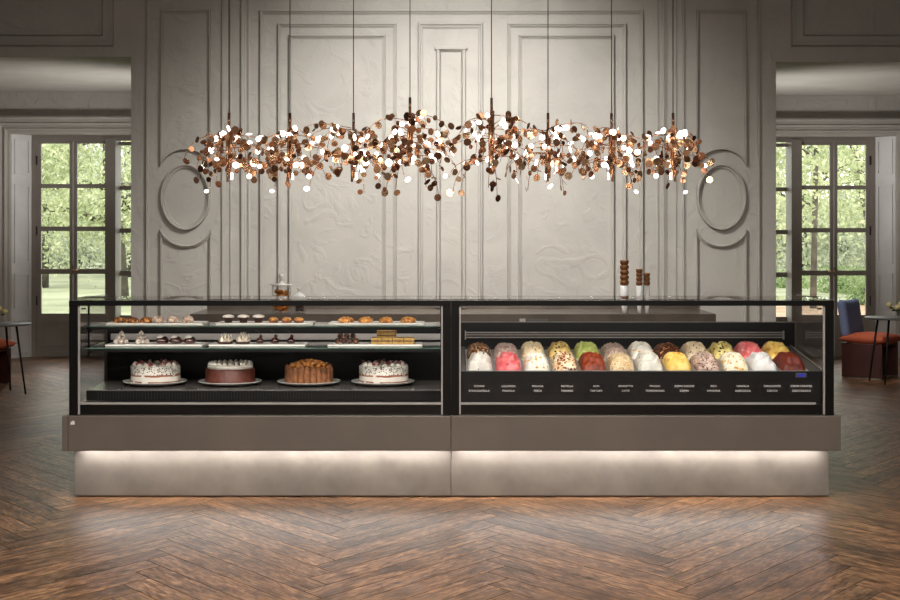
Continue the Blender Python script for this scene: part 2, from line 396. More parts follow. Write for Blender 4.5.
b = MB()   # panelled wall with the two wide openings
b.box(XL, XR, YW, YW + 0.35, 0, HM)
b.box(-9, -6.6, YW, YW + 0.35, 0, HM); b.box(6.6, 9, YW, YW + 0.35, 0, HM)
b.box(-6.6, XL, YW, YW + 0.35, ZL, HM); b.box(XR, 6.6, YW, YW + 0.35, ZRt, HM)
struct(b.build('wall_back', M['wall']))
struct(MB().box(-9.2, -9, -2.5, 20.6, 0, HM).build('wall_left', M['walld']))
struct(MB().box(9, 9.2, -2.5, 20.6, 0, HM).build('wall_right', M['walld']))
struct(MB().box(-9.2, 9.2, -2.7, -2.5, 0, HM).build('wall_front', M['walld']))
struct(MB().box(-9.2, 9.2, -2.7, YW + 0.35, HM, HM + 0.2).build('ceiling', M['ceil']))
o = MB().box(-9, 0.02, YW + 0.35, 20.6, ZL, ZL + 0.15).box(0.02, 9, YW + 0.35, 20.6, ZRt, ZRt + 0.15).build('ceiling_far_room', M['ceil']); struct(o)

# window wall openings (left group from pixel 11 to hidden, right group mirrored)
wx0, wx1 = PX(11, YR), PX(205, YR)
zt = PZ(134, YR); rz0, rz1 = PX(705, YR), PX(896, YR)
ztR = PZ(136, YR)
b = MB()
b.box(-9, wx0, YR, 20.6, 0, ZL + 0.1); b.box(wx0, wx1, YR, 20.6, zt, ZL + 0.1); b.box(wx1, 0.02, YR, 20.6, 0, ZL + 0.1)
b.box(0.02, rz0, YR, 20.6, 0, ZRt + 0.1); b.box(rz0, rz1, YR, 20.6, ztR, ZRt + 0.1); b.box(rz1, 9, YR, 20.6, 0, ZRt + 0.1)
struct(b.build('wall_far', M['wall']))

# mouldings
tn = [0]
def moulding(path, prof, name=None, closed=True, Y=YW, material=None):
    """sweep a profile [(inset, relief)] round a path of (x, z) points on a wall at depth Y"""
    n = len(path); P = [Vector((p[0], p[1])) for p in path]
    area = sum(P[i].x * P[(i + 1) % n].y - P[(i + 1) % n].x * P[i].y for i in range(n))
    sgn = 1 if area > 0 else -1
    vs, fs = [], []
    for i in range(n):
        if closed or 0 < i < n - 1: d0 = (P[i] - P[i - 1]).normalized(); d1 = (P[(i + 1) % n] - P[i]).normalized()
        elif i == 0: d0 = d1 = (P[1] - P[0]).normalized()
        else: d0 = d1 = (P[-1] - P[-2]).normalized()
        n0 = Vector((-d0.y, d0.x)) * sgn; n1 = Vector((-d1.y, d1.x)) * sgn
        mt = n0 + n1; k = mt.dot(n0); mt = mt / max(k, 0.35)
        for (ins, rel) in prof:
            q = P[i] + mt * ins; vs.append((q.x, Y - rel * 1.6, q.y))
    m = len(prof)
    for i in range(n if closed else n - 1):
        j = (i + 1) % n
        for k in range(m - 1): fs.append((i * m + k, i * m + k + 1, j * m + k + 1, j * m + k))
    tn[0] += 1
    o = MB().add(vs, fs).build(name or 'trim_%d' % tn[0], material or M['trim'], weld=False)
    return struct(o)
def PW(pts, Y=YW): return [(PX(x, Y), PZ(y, Y)) for x, y in pts]
pf = 0.01056
PROF = [(0, -0.005), (0, 0.022), (0.006, 0.030), (0.016, 0.030), (0.022, 0.018), (0.030, 0.018), (0.034, 0.008), (0.040, 0.008), (0.040, -0.005)]
PROFW = [(0, -0.005), (0, 0.02), (0.008, 0.034), (0.022, 0.034), (0.030, 0.018), (0.044, 0.018), (0.05, 0.008), (0.058, 0.008), (0.058, -0.005)]
def rect(x0, y0, x1, y1): return PW([(x0, y0), (x0, y1), (x1, y1), (x1, y0)])
mir = lambda x: 907 - x
moulding(rect(260, 10.5, 643, 470), PROF)
moulding(rect(278, 23.5, 397, 380), PROF); moulding(rect(289, 35, 386, 375), PROF)
moulding(rect(507, 23.5, 626, 380), PROF); moulding(rect(518, 35, 614, 375), PROF)
moulding(rect(418, 23, 483, 380), PROFW); moulding(rect(436, 47, 466, 375), [(0, -0.004), (0, 0.012), (0.012, 0.024), (0.03, 0.024), (0.045, 0.012), (0.055, 0.0), (0.055, -0.004)])
b = MB(); b.box(PX(434.5, YW), PX(467.5, YW), YW - 0.05, YW, PZ(50, YW), PZ(46.5, YW), bevel=0.008); tn[0] += 1; struct(b.build('trim_%d' % tn[0], M['trim']))
def vstrip(px0, px1, rel=0.03, y0=-60, y1=391):
    a, c = PX(px0, YW), PX(px1, YW); w = c - a; b = MB()
    z0, z1 = PZ(y1, YW), min(PZ(y0, YW), HM - 0.01)
    pr = [(0, 0), (0, rel * 0.6), (w * 0.2, rel), (w * 0.5, rel), (w * 0.62, rel * 0.55), (w, rel * 0.45), (w, 0)]
    vs = [(a + i, YW + 0.004 - r - 0.004, z) for z in (z0, z1) for i, r in pr]; m = len(pr)
    b.add(vs, [(k, k + 1, m + k + 1, m + k) for k in range(m - 1)]); tn[0] += 1
    struct(b.build('trim_%d' % tn[0], M['trim'], weld=False))
for p0, p1, r_ in ((146, 150, 0.04), (221.5, 225, 0.03), (230, 231.5, 0.015), (240.5, 245.5, 0.035), (248, 250, 0.018)):
    vstrip(p0, p1, r_); vstrip(mir(p1), mir(p0), r_)
def arc(x0, x1, yb, sag, n=20):
    """circular arc from (x0, yb) to (x1, yb) that bulges by sag px (upwards when sag < 0)"""
    h = (x1 - x0) / 2; out = []
    rr = (h * h + sag * sag) / (2 * abs(sag)); a0 = math.asin(min(1, h / rr))
    for i in range(n + 1):
        a = -a0 + 2 * a0 * i / n
        out.append((x0 + h + rr * math.sin(a), yb + (1 if sag > 0 else -1) * (rr * math.cos(a) - rr * math.cos(a0))))
    return out
for f_ in (lambda x: x, mir):
    moulding(PW([(f_(x), y) for x, y in [(211, 10), (161, 10)] + arc(161, 211, 166, -16)]), PROF)
    moulding(PW([(f_(x), y) for x, y in [(211, 385), (161, 385)] + arc(161, 211, 229, 16)]), PROF)
    moulding(PW([(f_(186 + 25.2 * math.cos(2 * math.pi * k / 48)), 197 + 33.5 * math.sin(2 * math.pi * k / 48)) for k in range(48)]), PROFW)
# recessed dark panels over the openings
moulding(rect(-200, -90, 114, 46.5), PROFW); moulding(rect(-195, -85, 103, 36), PROF)
moulding(rect(791, -90, 1110, 46.5), PROFW); moulding(rect(803, -85, 1105, 36), PROF)

# window architraves, reveals with panelled shutters
ARCH = [(0, -0.005), (0, 0.085), (0.02, 0.095), (0.045, 0.09), (0.055, 0.055), (0.085, 0.055), (0.09, 0.068), (0.115, 0.06), (0.122, 0.03), (0.155, 0.03), (0.16, 0.044), (0.18, 0.036), (0.187, 0.014), (0.215, 0.014), (0.23, 0.008), (0.23, -0.005)]
for (a, c, top) in ((wx0, wx1, zt), (rz0, rz1, ztR)):
    e = 0.228
    moulding([(a - e, 0.0), (a - e, top + e), (c + e, top + e), (c + e, 0.0)][::-1], ARCH, closed=False, Y=YR)

def panel_frame(bm, corners, w, relief):
    """raised rectangular bead on a planar quad; corners in order, relief along its normal"""
    c = [Vector(p) for p in corners]; nrm = (c[1] - c[0]).cross(c[3] - c[0]).normalized() * relief
    ctr = sum(c, Vector()) / 4
    inn = []
    for i in range(4):
        d0 = (c[(i + 1) % 4] - c[i]).normalized(); d1 = (c[i - 1] - c[i]).normalized(); inn.append(c[i] + (d0 + d1) * w)
    vs = c + [p + nrm for p in c] + [p + nrm for p in inn] + inn
    fs = []
    for i in range(4):
        j = (i + 1) % 4
        fs += [(i, j, 4 + j, 4 + i), (4 + i, 4 + j, 8 + j, 8 + i), (8 + i, 8 + j, 12 + j, 12 + i)]
    bm.add(vs, fs)

def window(side):
    """French window: frame, three casements each with four panes over a solid panel, shutters folded in the reveal"""
    f_ = (lambda x: x) if side < 0 else mir
    dy = 0 if side < 0 else 1.5
    name = 'window_1' if side < 0 else 'window_2'
    root = bpy.data.objects.new(name, None); COL.objects.link(root); root.location = (PX(f_(75), YG), YG, 0); WORLD[root.name] = Vector(root.location); struct(root)
    root['label'] = 'tall French window in the far wall, ' + ('left' if side < 0 else 'right') + ' opening'
    def bx(bm, x0, x1, y0, y1, yf, yb, Yp=None, bevel=0):
        Yp = Yp or YG
        a, c = sorted((PX(f_(x0), Yp), PX(f_(x1), Yp))); bm.box(a, c, yf, yb, PZ(y1, Yp), PZ(y0, Yp), bevel=bevel)
    fr = MB()
    bx(fr, 30, 36.5, 128, 359, YG - 0.03, YG + 0.1); bx(fr, 36.5, 220, 128 + dy, 140.5 + dy, YG - 0.03, YG + 0.1)
    bx(fr, 106, 116.2, 138 + dy, 356.7, YG - 0.05, YG + 0.3)
    fr.build('window_frame', M['joinery'], root)
    leaves = [(36.5, 72.6, 41, 69.5, 0.0), (73.4, 106, 77, 105, 0.0), (116, 151, 117.5, 146, 0.22), (151.8, 186, 155, 182, 0.22)]
    for (x0, x1, p0, p1, dyp) in leaves:
        Yp = YG + dyp; cs = MB(); dz = dy + (1.8 if dyp else 0)
        rows = [(143.5 + dz, 184 + dz), (188 + dz, 226.5 + dz), (231 + dz, 269 + dz), (274 + dz, 313.5 + dz)]
        ya, yb = Yp, Yp + 0.05
        bx(cs, x0, p0, 140 + dz, 358, ya, yb, Yp); bx(cs, p1, x1, 140 + dz, 358, ya, yb, Yp)
        ys = [140 + dz] + [r for rw in rows for r in rw] + [358]
        for i in range(0, len(ys), 2): bx(cs, p0, p1, ys[i], ys[i + 1], ya + (0.004 if 0 < i < 8 else 0), yb, Yp)
        a, c = sorted((PX(f_(p0 + 1), Yp), PX(f_(p1 - 1), Yp)))
        z0, z1 = PZ(346, Yp), PZ(322, Yp)
        panel_frame(cs, [(a, ya, z0), (c, ya, z0), (c, ya, z1), (a, ya, z1)], 0.025, 0.018)
        co = cs.build('casement', M['joinery'], root)
        for rw in rows:
            pn = MB(); bx(pn, p0 + 0.02, p1 - 0.02, rw[0] + 0.02, rw[1] - 0.02, Yp + 0.02, Yp + 0.026, Yp); pn.build('pane', M['pane'], co)
    hd = MB(); hx = PX(f_(73), YG); hz = PZ(270 + dy, YG)
    hd.box(hx - 0.012, hx + 0.012, YG - 0.012, YG, hz - 0.06, hz + 0.06, bevel=0.003); hd.tube([(hx, YG - 0.01, hz), (hx, YG - 0.05, hz), (hx + 0.09 * side * -1, YG - 0.05, hz)], 0.009)
    hd.build('handle', M['brass'], root)
    for zz in (165, 235, 305):
        hg = MB(); hgx = PX(f_(36.8), YG - 0.04); hg.tube([(hgx, YG - 0.04, PZ(zz, YG)), (hgx, YG - 0.04, PZ(zz - 9, YG))], 0.009); hg.build('hinge', M['blackm'], root)
    # shutter leaf on the splayed reveal
    sh = MB(); A = Vector((PX(f_(11.5), YR), YR, 0)); B_ = Vector((PX(f_(31.5), YG - 0.03), YG - 0.03, 0))
    top = zt if side < 0 else ztR
    nrm = (B_ - A).cross(Vector((0, 0, 1))).normalized()
    if nrm.y > 0: nrm = -nrm
    th = 0.03
    vs = [A, B_, B_ - nrm * th, A - nrm * th]; vs = [v + Vector((0, 0, z)) for z in (0.0, top) for v in vs]
    sh.add(vs, [(0, 1, 5, 4), (1, 2, 6, 5), (2, 3, 7, 6), (3, 0, 4, 7), (0, 3, 2, 1), (4, 5, 6, 7)])
    for (ya, yb) in ((140, 175), (185, 263), (273, 307), (318, 352)):
        q = [A.lerp(B_, 0.14), A.lerp(B_, 0.9)]
        if side > 0: q = q[::-1]
        c4 = [q[0] + Vector((0, 0, PZ(yb, YG))), q[1] + Vector((0, 0, PZ(yb, YG))), q[1] + Vector((0, 0, PZ(ya, YG))), q[0] + Vector((0, 0, PZ(ya, YG)))]
        panel_frame(sh, c4, 0.025, 0.014)
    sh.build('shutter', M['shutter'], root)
window(-1); window(1)

# ------------------------------------------------------------------ the two counter modules
YB, YF = 9.55, 9.47
def counter(left):
    name = 'pastry_counter' if left else 'gelato_counter'
    seam = -0.0063
    bx0, bx1 = (PX(74, YB), seam - 0.001) if left else (seam + 0.001, PX(829, YB))
    fx0, fx1 = (PX(62, YF), seam - 0.001) if left else (seam + 0.001, PX(841, YF))
    root = thing(name, 'taupe counter module with a black framed glass case of cakes and pastries, left half' if left else
                 'taupe counter module with a black framed glass case of gelato pans, right half', 'display counter', ((bx0 + bx1) / 2, 10.0, 0))
    MB().box(bx0 + 0.04, bx1 - (0.0 if left else 0.04), YB + 0.04, 10.5, 0, 0.008).build('toe_kick', M['black'], root)
    MB().box(bx0, bx1, YB, 10.55, 0.008, 0.312, bevel=0.003).build('plinth', M['stone'], root)
    MB().box(fx0 + (0.038 if left else 0), fx1, YF, 10.62, 0.305, 0.526, bevel=0.003).build('fascia', M['band'], root)
    if left:
        MB().box(fx0, fx0 + 0.0365, YF - 0.002, 10.62, 0.305, 0.526, bevel=0.003).build('end_cap', M['band'], root)
        e = MB(); ex, ez = PX(72.6, YF), PZ(422.6, YF); s_ = 0.013
        e.add([(ex - s_, YF - 0.003, ez - s_), (ex + s_, YF - 0.003, ez - s_), (ex + s_, YF - 0.003, ez + s_ * 0.5), (ex + s_ * 0.3, YF - 0.003, ez + s_), (ex - s_ * 0.4, YF - 0.003, ez + s_ * 0.7), (ex - s_, YF - 0.003, ez)] +
              [(ex - s_, YF + 0.001, ez - s_), (ex + s_, YF + 0.001, ez - s_), (ex + s_, YF + 0.001, ez + s_ * 0.5), (ex + s_ * 0.3, YF + 0.001, ez + s_), (ex - s_ * 0.4, YF + 0.001, ez + s_ * 0.7), (ex - s_, YF + 0.001, ez)],
              [(0, 1, 2, 3, 4, 5)] + [(i, (i + 1) % 6, 6 + (i + 1) % 6, 6 + i) for i in range(6)])
        e.build('emblem', M['whitem'], root)['label'] = 'small pale metal emblem'
    l0, l1 = (PX(82, YB), PX(447.5, YB)) if left else (PX(455.5, YB), PX(821, YB))
    MB().box(l0, l1, 9.497, 9.517, 0.3024, 0.3047).build('plinth_light', M['led'], root)
    # black posts, top bar, steel trims, glass
    yp0, yp1 = 9.50, 9.56
    if left: posts = [(PX(69, yp0), PX(77.6, yp0)), (PX(442.8, yp0), seam - 0.001)]
    else: posts = [(seam + 0.001, PX(459.2, yp0)), (PX(825.4, yp0), PX(834, yp0))]
    zt_ = PZ(300, yp0)
    for (a, c) in posts: MB().box(a, c, yp0, yp1, 0.526, zt_ - 0.004, bevel=0.002).build('post', M['black'], root)
    gx0, gx1 = posts[0][1], posts[1][0]
    MB().box(posts[0][0], posts[1][1], yp0 - 0.004, yp0 + 0.045, zt_ - 0.037, zt_ - 0.0035, bevel=0.002).build('top_bar', M['black'], root)
    for (a, c) in ((gx0, gx0 + 0.010), (gx1 - 0.010, gx1)): MB().box(a, c, 9.512, 9.53, 0.53, zt_ - 0.038).build('glass_trim', M['pale'], root)
    MB().box(gx0 + 0.011, gx1 - 0.011, 9.517, 9.523, 0.53, zt_ - 0.038).build('front_glass', M['arglass'], root)
    MB().box(posts[0][0], posts[1][1], 9.50, 9.97, zt_ - 0.003, zt_ + 0.006).build('top_glass', M['glass'], root)
    sx0, sx1 = (posts[0][0] + 0.004, posts[0][0] + 0.012) if left else (posts[1][1] - 0.012, posts[1][1] - 0.004)
    MB().box(sx0, sx1, 9.565, 10.50, 0.53, zt_ - 0.002).build('side_glass', M['glass'], root)
    MB().box(gx0 + 0.02, gx1 - 0.02, 9.548, 9.560, zt_ - 0.029, zt_ - 0.019).build('case_light', M['ledin'] if left else M['ledin2'], root)
    # interior
    ix0, ix1 = posts[0][0] + 0.014 if left else seam + 0.002, posts[1][1] - 0.014 if not left else seam - 0.002
    zs = PZ(404.2, 9.56)
    MB().box(gx0, gx1, 9.53, 9.58, 0.527, zs).build('front_sill', M['black'], root)
    MB().box(gx0 + 0.004, gx1 - (0.05 if not left else 0.004), 9.545, 9.565, zs, zs + 0.012).build('sill_strip', M['pale'], root)
    for (cx_) in (gx0 + 0.03, gx1 - 0.03):
        MB().box(cx_ - 0.014, cx_ + 0.014, 9.524, 9.545, zt_ - 0.062, zt_ - 0.052, bevel=0.002).build('glass_clamp', M['blackm'], root)
    MB().box(posts[0][0] if left else posts[1][0], posts[0][1] if left else posts[1][1], 9.565, 10.0, zt_ - 0.016, zt_ - 0.003).build('side_rail', M['black'], root)
    if left:
        zd = PZ(390, 9.89)
        MB().box(ix0, ix1, 9.58, 9.885, 0.53, 0.572).build('front_well', M['black'], root)
        vg = MB(); vg.box(ix0, ix1, 9.893, 9.9, 0.574, zd - 0.006)
        k = ix0 + 0.07
        while k < ix1 - 0.03: vg.box(k, k + 0.009, 9.886, 9.894, 0.576, zd - 0.008); k += 0.0195
        vg.build('vent_grille', M['blackm'], root)
        MB().box(ix0, ix1, 9.886, 10.54, zd - 0.006, zd, bevel=0.001).build('deck', M['deck'], root)
        zp = PZ(323, 10.54)
        rx0 = PX(107, 10.54)
        MB().box(rx0, ix1, 10.545, 10.61, 0.53, zp, bevel=0.003).build('rear_panel', M['black'], root)
        MB().box(rx0 - 0.02, rx0 - 0.002, 10.545, 10.61, 0.53, zp).build('rear_post', M['greym'], root)
        MB().box(rx0 + 0.03, ix1 - 0.06, 10.52, 10.543, PZ(340, 10.52), PZ(333.8, 10.52), bevel=0.003).build('rear_rail', M['pale'], root)
        MB().box(ix1 - 0.062, ix1 - 0.05, 10.50, 10.543, PZ(341, 10.52), PZ(331, 10.52)).build('rail_bracket', M['steel'], root)
        for (zz, y0_, y1_) in ((Z1, 9.85, 10.26), (Z2, 9.80, 10.30)):
            g = MB().box(-2.402, -0.075, y0_ + 0.003, y1_, zz - 0.008, zz).build('glass_shelf', M['green'], root)
            MB().box(-2.402, -0.075, y0_, y0_ + 0.0025, zz - 0.0075, zz - 0.0005).build('shelf_edge', M['greenedge'], g)
            chn = MB().box(-2.38, -0.09, y0_ + 0.004, y0_ + 0.026, zz - 0.0215, zz - 0.0085).box(-2.38, -0.09, y0_ + 0.004, y0_ + 0.007, zz - 0.027, zz - 0.0215).build('light_channel', M['blackm'], g)
            MB().box(-2.37, -0.10, y0_ + 0.009, y0_ + 0.024, zz - 0.0245, zz - 0.022).build('shelf_light', M['ledsh'], g)  # unseen strip added to brighten the food below the shelf
            for xx in (-2.396, -0.085):
                br = MB(); br.box(xx - 0.012, xx + 0.03 * (1 if xx < -1 else -0.3), 9.88, 10.2, zz - 0.022, zz - 0.0085); br.box(xx - 0.012, xx + 0.012, 9.91, 9.95, zz - 0.045, zz - 0.022)
                br.build('shelf_bracket', M['blackm'], root)
        for xx in (-2.405, -0.07):
            MB().tube([(xx, 9.93, 0.87), (xx, 9.93, zt_ - 0.017)], 0.007).build('shelf_upright', M['blackm'], root)
        for yy in (9.9, 10.24):
            pass
    else:
        yt0, ztp0, yt1, ztp1 = 9.60, PZ(371, 9.62), 10.53, 0.886
        MB().box(gx0 + 0.001, gx1 + 0.02, 9.585, 9.615, 0.53, ztp0, bevel=0.002).build('label_panel', M['blackm'], root)
        # sloped surround and floor of the pan bay
        sl = (ztp1 - ztp0) / (yt1 - 9.62)
        zz = lambda y: ztp0 + (y - 9.62) * sl
        def slab(x0, x1, y0, y1, t0, t1):
            vs = [(x, y, zz(y) + t) for t in (t0, t1) for y in (y0, y1) for x in (x0, x1)]
            return MB().add(vs, [(0, 2, 3, 1), (4, 5, 7, 6), (0, 1, 5, 4), (2, 6, 7, 3), (0, 4, 6, 2), (1, 3, 7, 5)])
        pxa, pxb = PX(466, 9.63) - 0.002, PX(809, 9.63) + 0.002
        slab(gx0, pxa - 0.001, 9.62, yt1, -0.02, -0.002).build('bay_side', M['greym'], root)
        slab(pxb + 0.001, 2.39, 9.62, yt1, -0.02, -0.002).build('bay_side', M['greym'], root)
        slab(pxa, pxb, 10.42, yt1, -0.02, -0.002).build('bay_back_edge', M['blackm'], root)
        slab(gx0, 2.39, 9.62, yt1, -0.16, -0.135).build('bay_floor', M['blackm'], root)
        slab(2.372, 2.384, 9.62, yt1, -0.001, 0.006).build('bay_rail', M['steel'], root)
        zp = PZ(322.6, 10.54); rx1 = PX(795, 10.54)
        MB().box(ix0, rx1, 10.545, 10.62, 0.53, zp, bevel=0.003).build('rear_panel', M['black'], root)
        MB().box(ix0, rx1, 10.54, 10.56, zp, zp + 0.006).build('rear_strip', M['greym'], root)
        gr = MB(); ga, gb = PX(466, 10.53), PX(783, 10.53)
        for (ya, yb) in ((332, 333.2), (334.4, 335.4), (336.8, 338)): gr.box(ga, gb, 10.525, 10.54, PZ(yb, 10.53), PZ(ya, 10.53))
        gr.box(ga - 0.008, ga, 10.52, 10.543, PZ(339.5, 10.53), PZ(330.8, 10.53)); gr.box(gb, gb + 0.008, 10.52, 10.543, PZ(339.5, 10.53), PZ(330.8, 10.53))
        gr.build('air_grille', M['steel'], root)
        # digital thermometer
        tx0, tx1 = PX(795.5, 9.585), PX(806.5, 9.585)
        th = MB().box(tx0, tx1, 9.579, 9.5845, PZ(377.5, 9.585), PZ(372.8, 9.585), bevel=0.0015).build('thermometer', M['greym'], root)
        MB().box(tx0 + 0.012, tx1 - 0.008, 9.5775, 9.579, PZ(376.7, 9.585), PZ(373.6, 9.585)).build('display', M['screen'], th)
        words = ['COOKIE|STRACCIATELLA', 'LIQUIRIZIA|FRAGOLA', 'MALAGA|PESCA', 'NUTELLA|TIRAMISU', 'KIWI|TARTUFO', 'AMARETTO|CAFFE\u0300'.replace('E\u0300', '\u00c8'), 'MANGO|TORRONCINO', 'ZUPPA INGLESE|CREMA',
                 'RISO|AMARENA', 'VANIGLIA|ALBICOCCA', 'CROCCANTE|COCCO', 'CREME CARAMEL|CIOCCOLATO']
        words[3] = 'NUTELLA|TIRAMIS\u00d9'
        for i, w in enumerate(words):
            cx_ = PX(479.2 + 29.3 * i, 9.58)
            pl = MB().box(cx_ - 0.074, cx_ + 0.074, 9.5815, 9.5846, PZ(393.3, 9.58), PZ(383.2, 9.58)).build('flavour_label', M['label'], root)
            for t, y in zip(w.split('|'), (386.2, 390.9)):
                cu = bpy.data.curves.new('lettering', 'FONT'); cu.body = t; cu.size = 0.0172; cu.align_x = 'CENTER'; cu.align_y = 'CENTER'; cu.extrude = 0.0004; cu.space_character = 1.05; cu.offset = 0.0
                to = bpy.data.objects.new('tmp', cu); COL.objects.link(to)
                dg = bpy.context.evaluated_depsgraph_get(); me = bpy.data.meshes.new_from_object(to.evaluated_get(dg))
                bpy.data.objects.remove(to)
                me.transform(Matrix.Rotation(R(90), 4, 'X')); me.transform(Matrix.Translation(Vector((cx_, 9.5811, PZ(y, 9.58))) - WORLD[root.name]))
                me.materials.clear(); me.materials.append(M['white'])
                lo = bpy.data.objects.new('lettering', me); COL.objects.link(lo); lo.parent = pl; WORLD[lo.name] = WORLD[root.name]
    return root
M['label'] = mat('dark_label_film', rgb(24, 22, 21), 0.4, c2=rgb(21, 20, 19), spec=0.3)
Z1, Z2 = PZ(325, 9.95), PZ(346.5, 9.90)
counter(True); counter(False)

# ------------------------------------------------------------------ gelato: 24 steel pans, each with its own mound
flav = [  # rear, front: (words, base, base2, bits, frac, scale, pattern)
    [('dark cookie crumble', (92, 56, 34), (150, 104, 66), [(52, 28, 16), (226, 200, 160)], .36, 70), ('white stracciatella', (216, 212, 202), (196, 192, 182), [(96, 96, 84)], .08, 55)],
    [('greyish mauve crumble', (160, 132, 122), (196, 176, 164), [(112, 84, 78), (210, 196, 186)], .25, 95), ('bright pink strawberry', (204, 88, 92), (222, 130, 130), [(180, 60, 68)], .06, 40)],
    [('cream flecked with biscuit', (220, 206, 172), (206, 188, 150), [(150, 112, 66)], .16, 90), ('white and yellow fruit ripple', (232, 226, 214), (226, 216, 196), [(226, 176, 48), (208, 140, 40)], .12, 45)],
    [('pale yellow with black swirl', (216, 192, 128), (196, 168, 100), [(44, 34, 22)], .3, 55), ('cocoa streaked tiramisu', (206, 168, 120), (232, 216, 190), [(96, 44, 22), (140, 76, 38)], .38, 50)],
    [('pale green kiwi', (160, 172, 92), (186, 192, 126), [(200, 204, 150)], .08, 45), ('russet cocoa dusted truffle', (138, 62, 28), (118, 50, 22), [(156, 76, 38)], .08, 60)],
    [('mauve brown amaretto crumb', (158, 134, 122), (190, 170, 156), [(96, 68, 62), (206, 190, 178)], .25, 100), ('beige coffee nut crumb', (212, 190, 152), (196, 168, 126), [(170, 132, 84), (232, 218, 190)], .25, 100)],
    [('white with orange mango cubes', (232, 226, 212), (224, 214, 196), [(226, 156, 60)], .13, 45), ('white nougat with grey swirl', (222, 218, 206), (200, 198, 186), [(150, 150, 138)], .06, 45)],
    [('chocolate and nut clusters', (84, 44, 24), (110, 62, 34), [(206, 166, 116), (44, 22, 12)], .3, 65), ('golden yellow custard', (222, 176, 84), (232, 200, 124), [(206, 146, 50)], .08, 35)],
    [('beige with chocolate specks', (216, 200, 170), (204, 184, 150), [(104, 70, 52)], .14, 70), ('brown mottled cherry', (150, 120, 106), (196, 176, 160), [(84, 52, 44), (206, 190, 176)], .3, 70)],
    [('cream with black and yellow swirl', (220, 206, 140), (206, 184, 104), [(40, 32, 20)], .32, 55), ('white with apricot pieces', (232, 224, 204), (226, 212, 180), [(226, 170, 60), (200, 140, 60)], .18, 50)],
    [('soft coral pink', (214, 104, 104), (226, 140, 138), [(236, 176, 172)], .08, 45), ('snow white coconut', (228, 226, 220), (214, 212, 206), [(240, 238, 234)], .1, 40)],
    [('yellow caramel custard', (216, 178, 92), (226, 198, 122), [(196, 144, 60)], .1, 40), ('dark russet chocolate', (110, 46, 18), (92, 36, 14), [(128, 60, 28)], .1, 60)],
]
ordn = ['first', 'second', 'third', 'fourth', 'fifth', 'sixth', 'seventh', 'eighth', 'ninth', 'tenth', 'eleventh', 'twelfth']
PWD, PLN, PDP = 0.1785, 0.372, 0.125
def pan_mesh():
    b = MB(); w, l, d, t = PWD / 2, PLN / 2, PDP, 0.006
    w2, l2 = w - t, l - t
    top = [(-w, -l, d), (w, -l, d), (w, l, d), (-w, l, d)]; ti = [(-w2, -l2, d), (w2, -l2, d), (w2, l2, d), (-w2, l2, d)]
    bi = [(-w2 + .006, -l2 + .006, 0.004), (w2 - .006, -l2 + .006, 0.004), (w2 - .006, l2 - .006, 0.004), (-w2 + .006, l2 - .006, 0.004)]
    bo = [(-w + .005, -l + .005, 0), (w - .005, -l + .005, 0), (w - .005, l - .005, 0), (-w + .005, l - .005, 0)]
    rim = [(x, y, d - .008) for x, y, z in top]
    vs = top + ti + bi + bo + rim; fs = [(11, 10, 9, 8), (12, 13, 14, 15)]
    for i in range(4):
        j = (i + 1) % 4
        fs += [(i, j, 4 + j, 4 + i), (4 + i, 4 + j, 8 + j, 8 + i), (16 + i, 16 + j, j, i), (12 + i, 12 + j, 16 + j, 16 + i)]
    return b.add(vs, fs)
slope = (0.886 - PZ(371, 9.62)) / (10.53 - 9.62); tilt = math.atan(slope)
pan0 = None
def mound(seed, style):
    b = MB(); nu, nv = 22, 34; w, l = PWD / 2 - 0.0072, PLN / 2 - 0.0072
    vs = []
    H = 0.082
    def prof(r):  return max(0.0, 1 - r ** 3.4) ** 0.38
    for j in range(nv + 1):
        for i in range(nu + 1):
            u, v = -1 + 2 * i / nu, -1 + 2 * j / nv
            sx, sy = math.copysign(abs(u) ** 0.9, u), math.copysign(abs(v) ** 0.9, v)
            r = min(1.0, (abs(sx) ** 2.8 + abs(sy) ** 2.8) ** (1 / 2.8))
            lat = max(0.0, 1 - abs(sx) ** 3.2) ** 0.5; lon = max(0.0, 1 - abs(sy) ** 3.0) ** 0.5
            pr_ = lat * lon; h = pr_ * H * (1.0 - 0.12 * (sy - 0.1))
            p = Vector((sx * 2.4, sy * 2.8 + seed * 3.1, seed))
            if style == 0:      # folded ridges like a spatula leaves
                h += pr_ * 0.015 * math.sin(9 * sy + 2.2 * sx + 3 * noise.noise(p)) + 0.008 * pr_ * noise.noise(p * 2)
            elif style == 1:    # crumbly
                h += pr_ * (0.012 * noise.noise(p * 2) + 0.008 * noise.noise(p * 7))
            else:               # swirl
                a = math.atan2(sy, sx); h += pr_ * (0.015 * math.sin(2 * a + 12 * r + seed) + 0.006 * noise.noise(p * 3))
            # square footprint to rounded superellipse
            k = 1.0
            m_ = max(abs(sx), abs(sy)); rr = (abs(sx) ** 9 + abs(sy) ** 9) ** (1 / 9)
            if rr > 1e-6: k = m_ / rr
            vs.append((sx * k * w, sy * k * l, max(h, 0)))
    top = len(vs); vs2 = [(x, y, z) for (x, y, z) in vs]
    fs = []
    for j in range(nv):
        for i in range(nu): q = j * (nu + 1) + i; fs.append((q, q + 1, q + nu + 2, q + nu + 1))
    ring = [i for i in range(nu + 1)] + [j * (nu + 1) + nu for j in range(1, nv + 1)] + [nv * (nu + 1) + i for i in range(nu - 1, -1, -1)] + [j * (nu + 1) for j in range(nv - 1, 0, -1)]
    low = []
    for q in ring: low.append(len(vs2)); x, y, z = vs[q]; vs2.append((x * 0.96, y * 0.97, -0.07))
    n = len(ring)
    for k in range(n): fs.append((ring[k], low[k], low[(k + 1) % n], ring[(k + 1) % n]))
    fs.append(low)
    return b.add(vs2, fs, True)
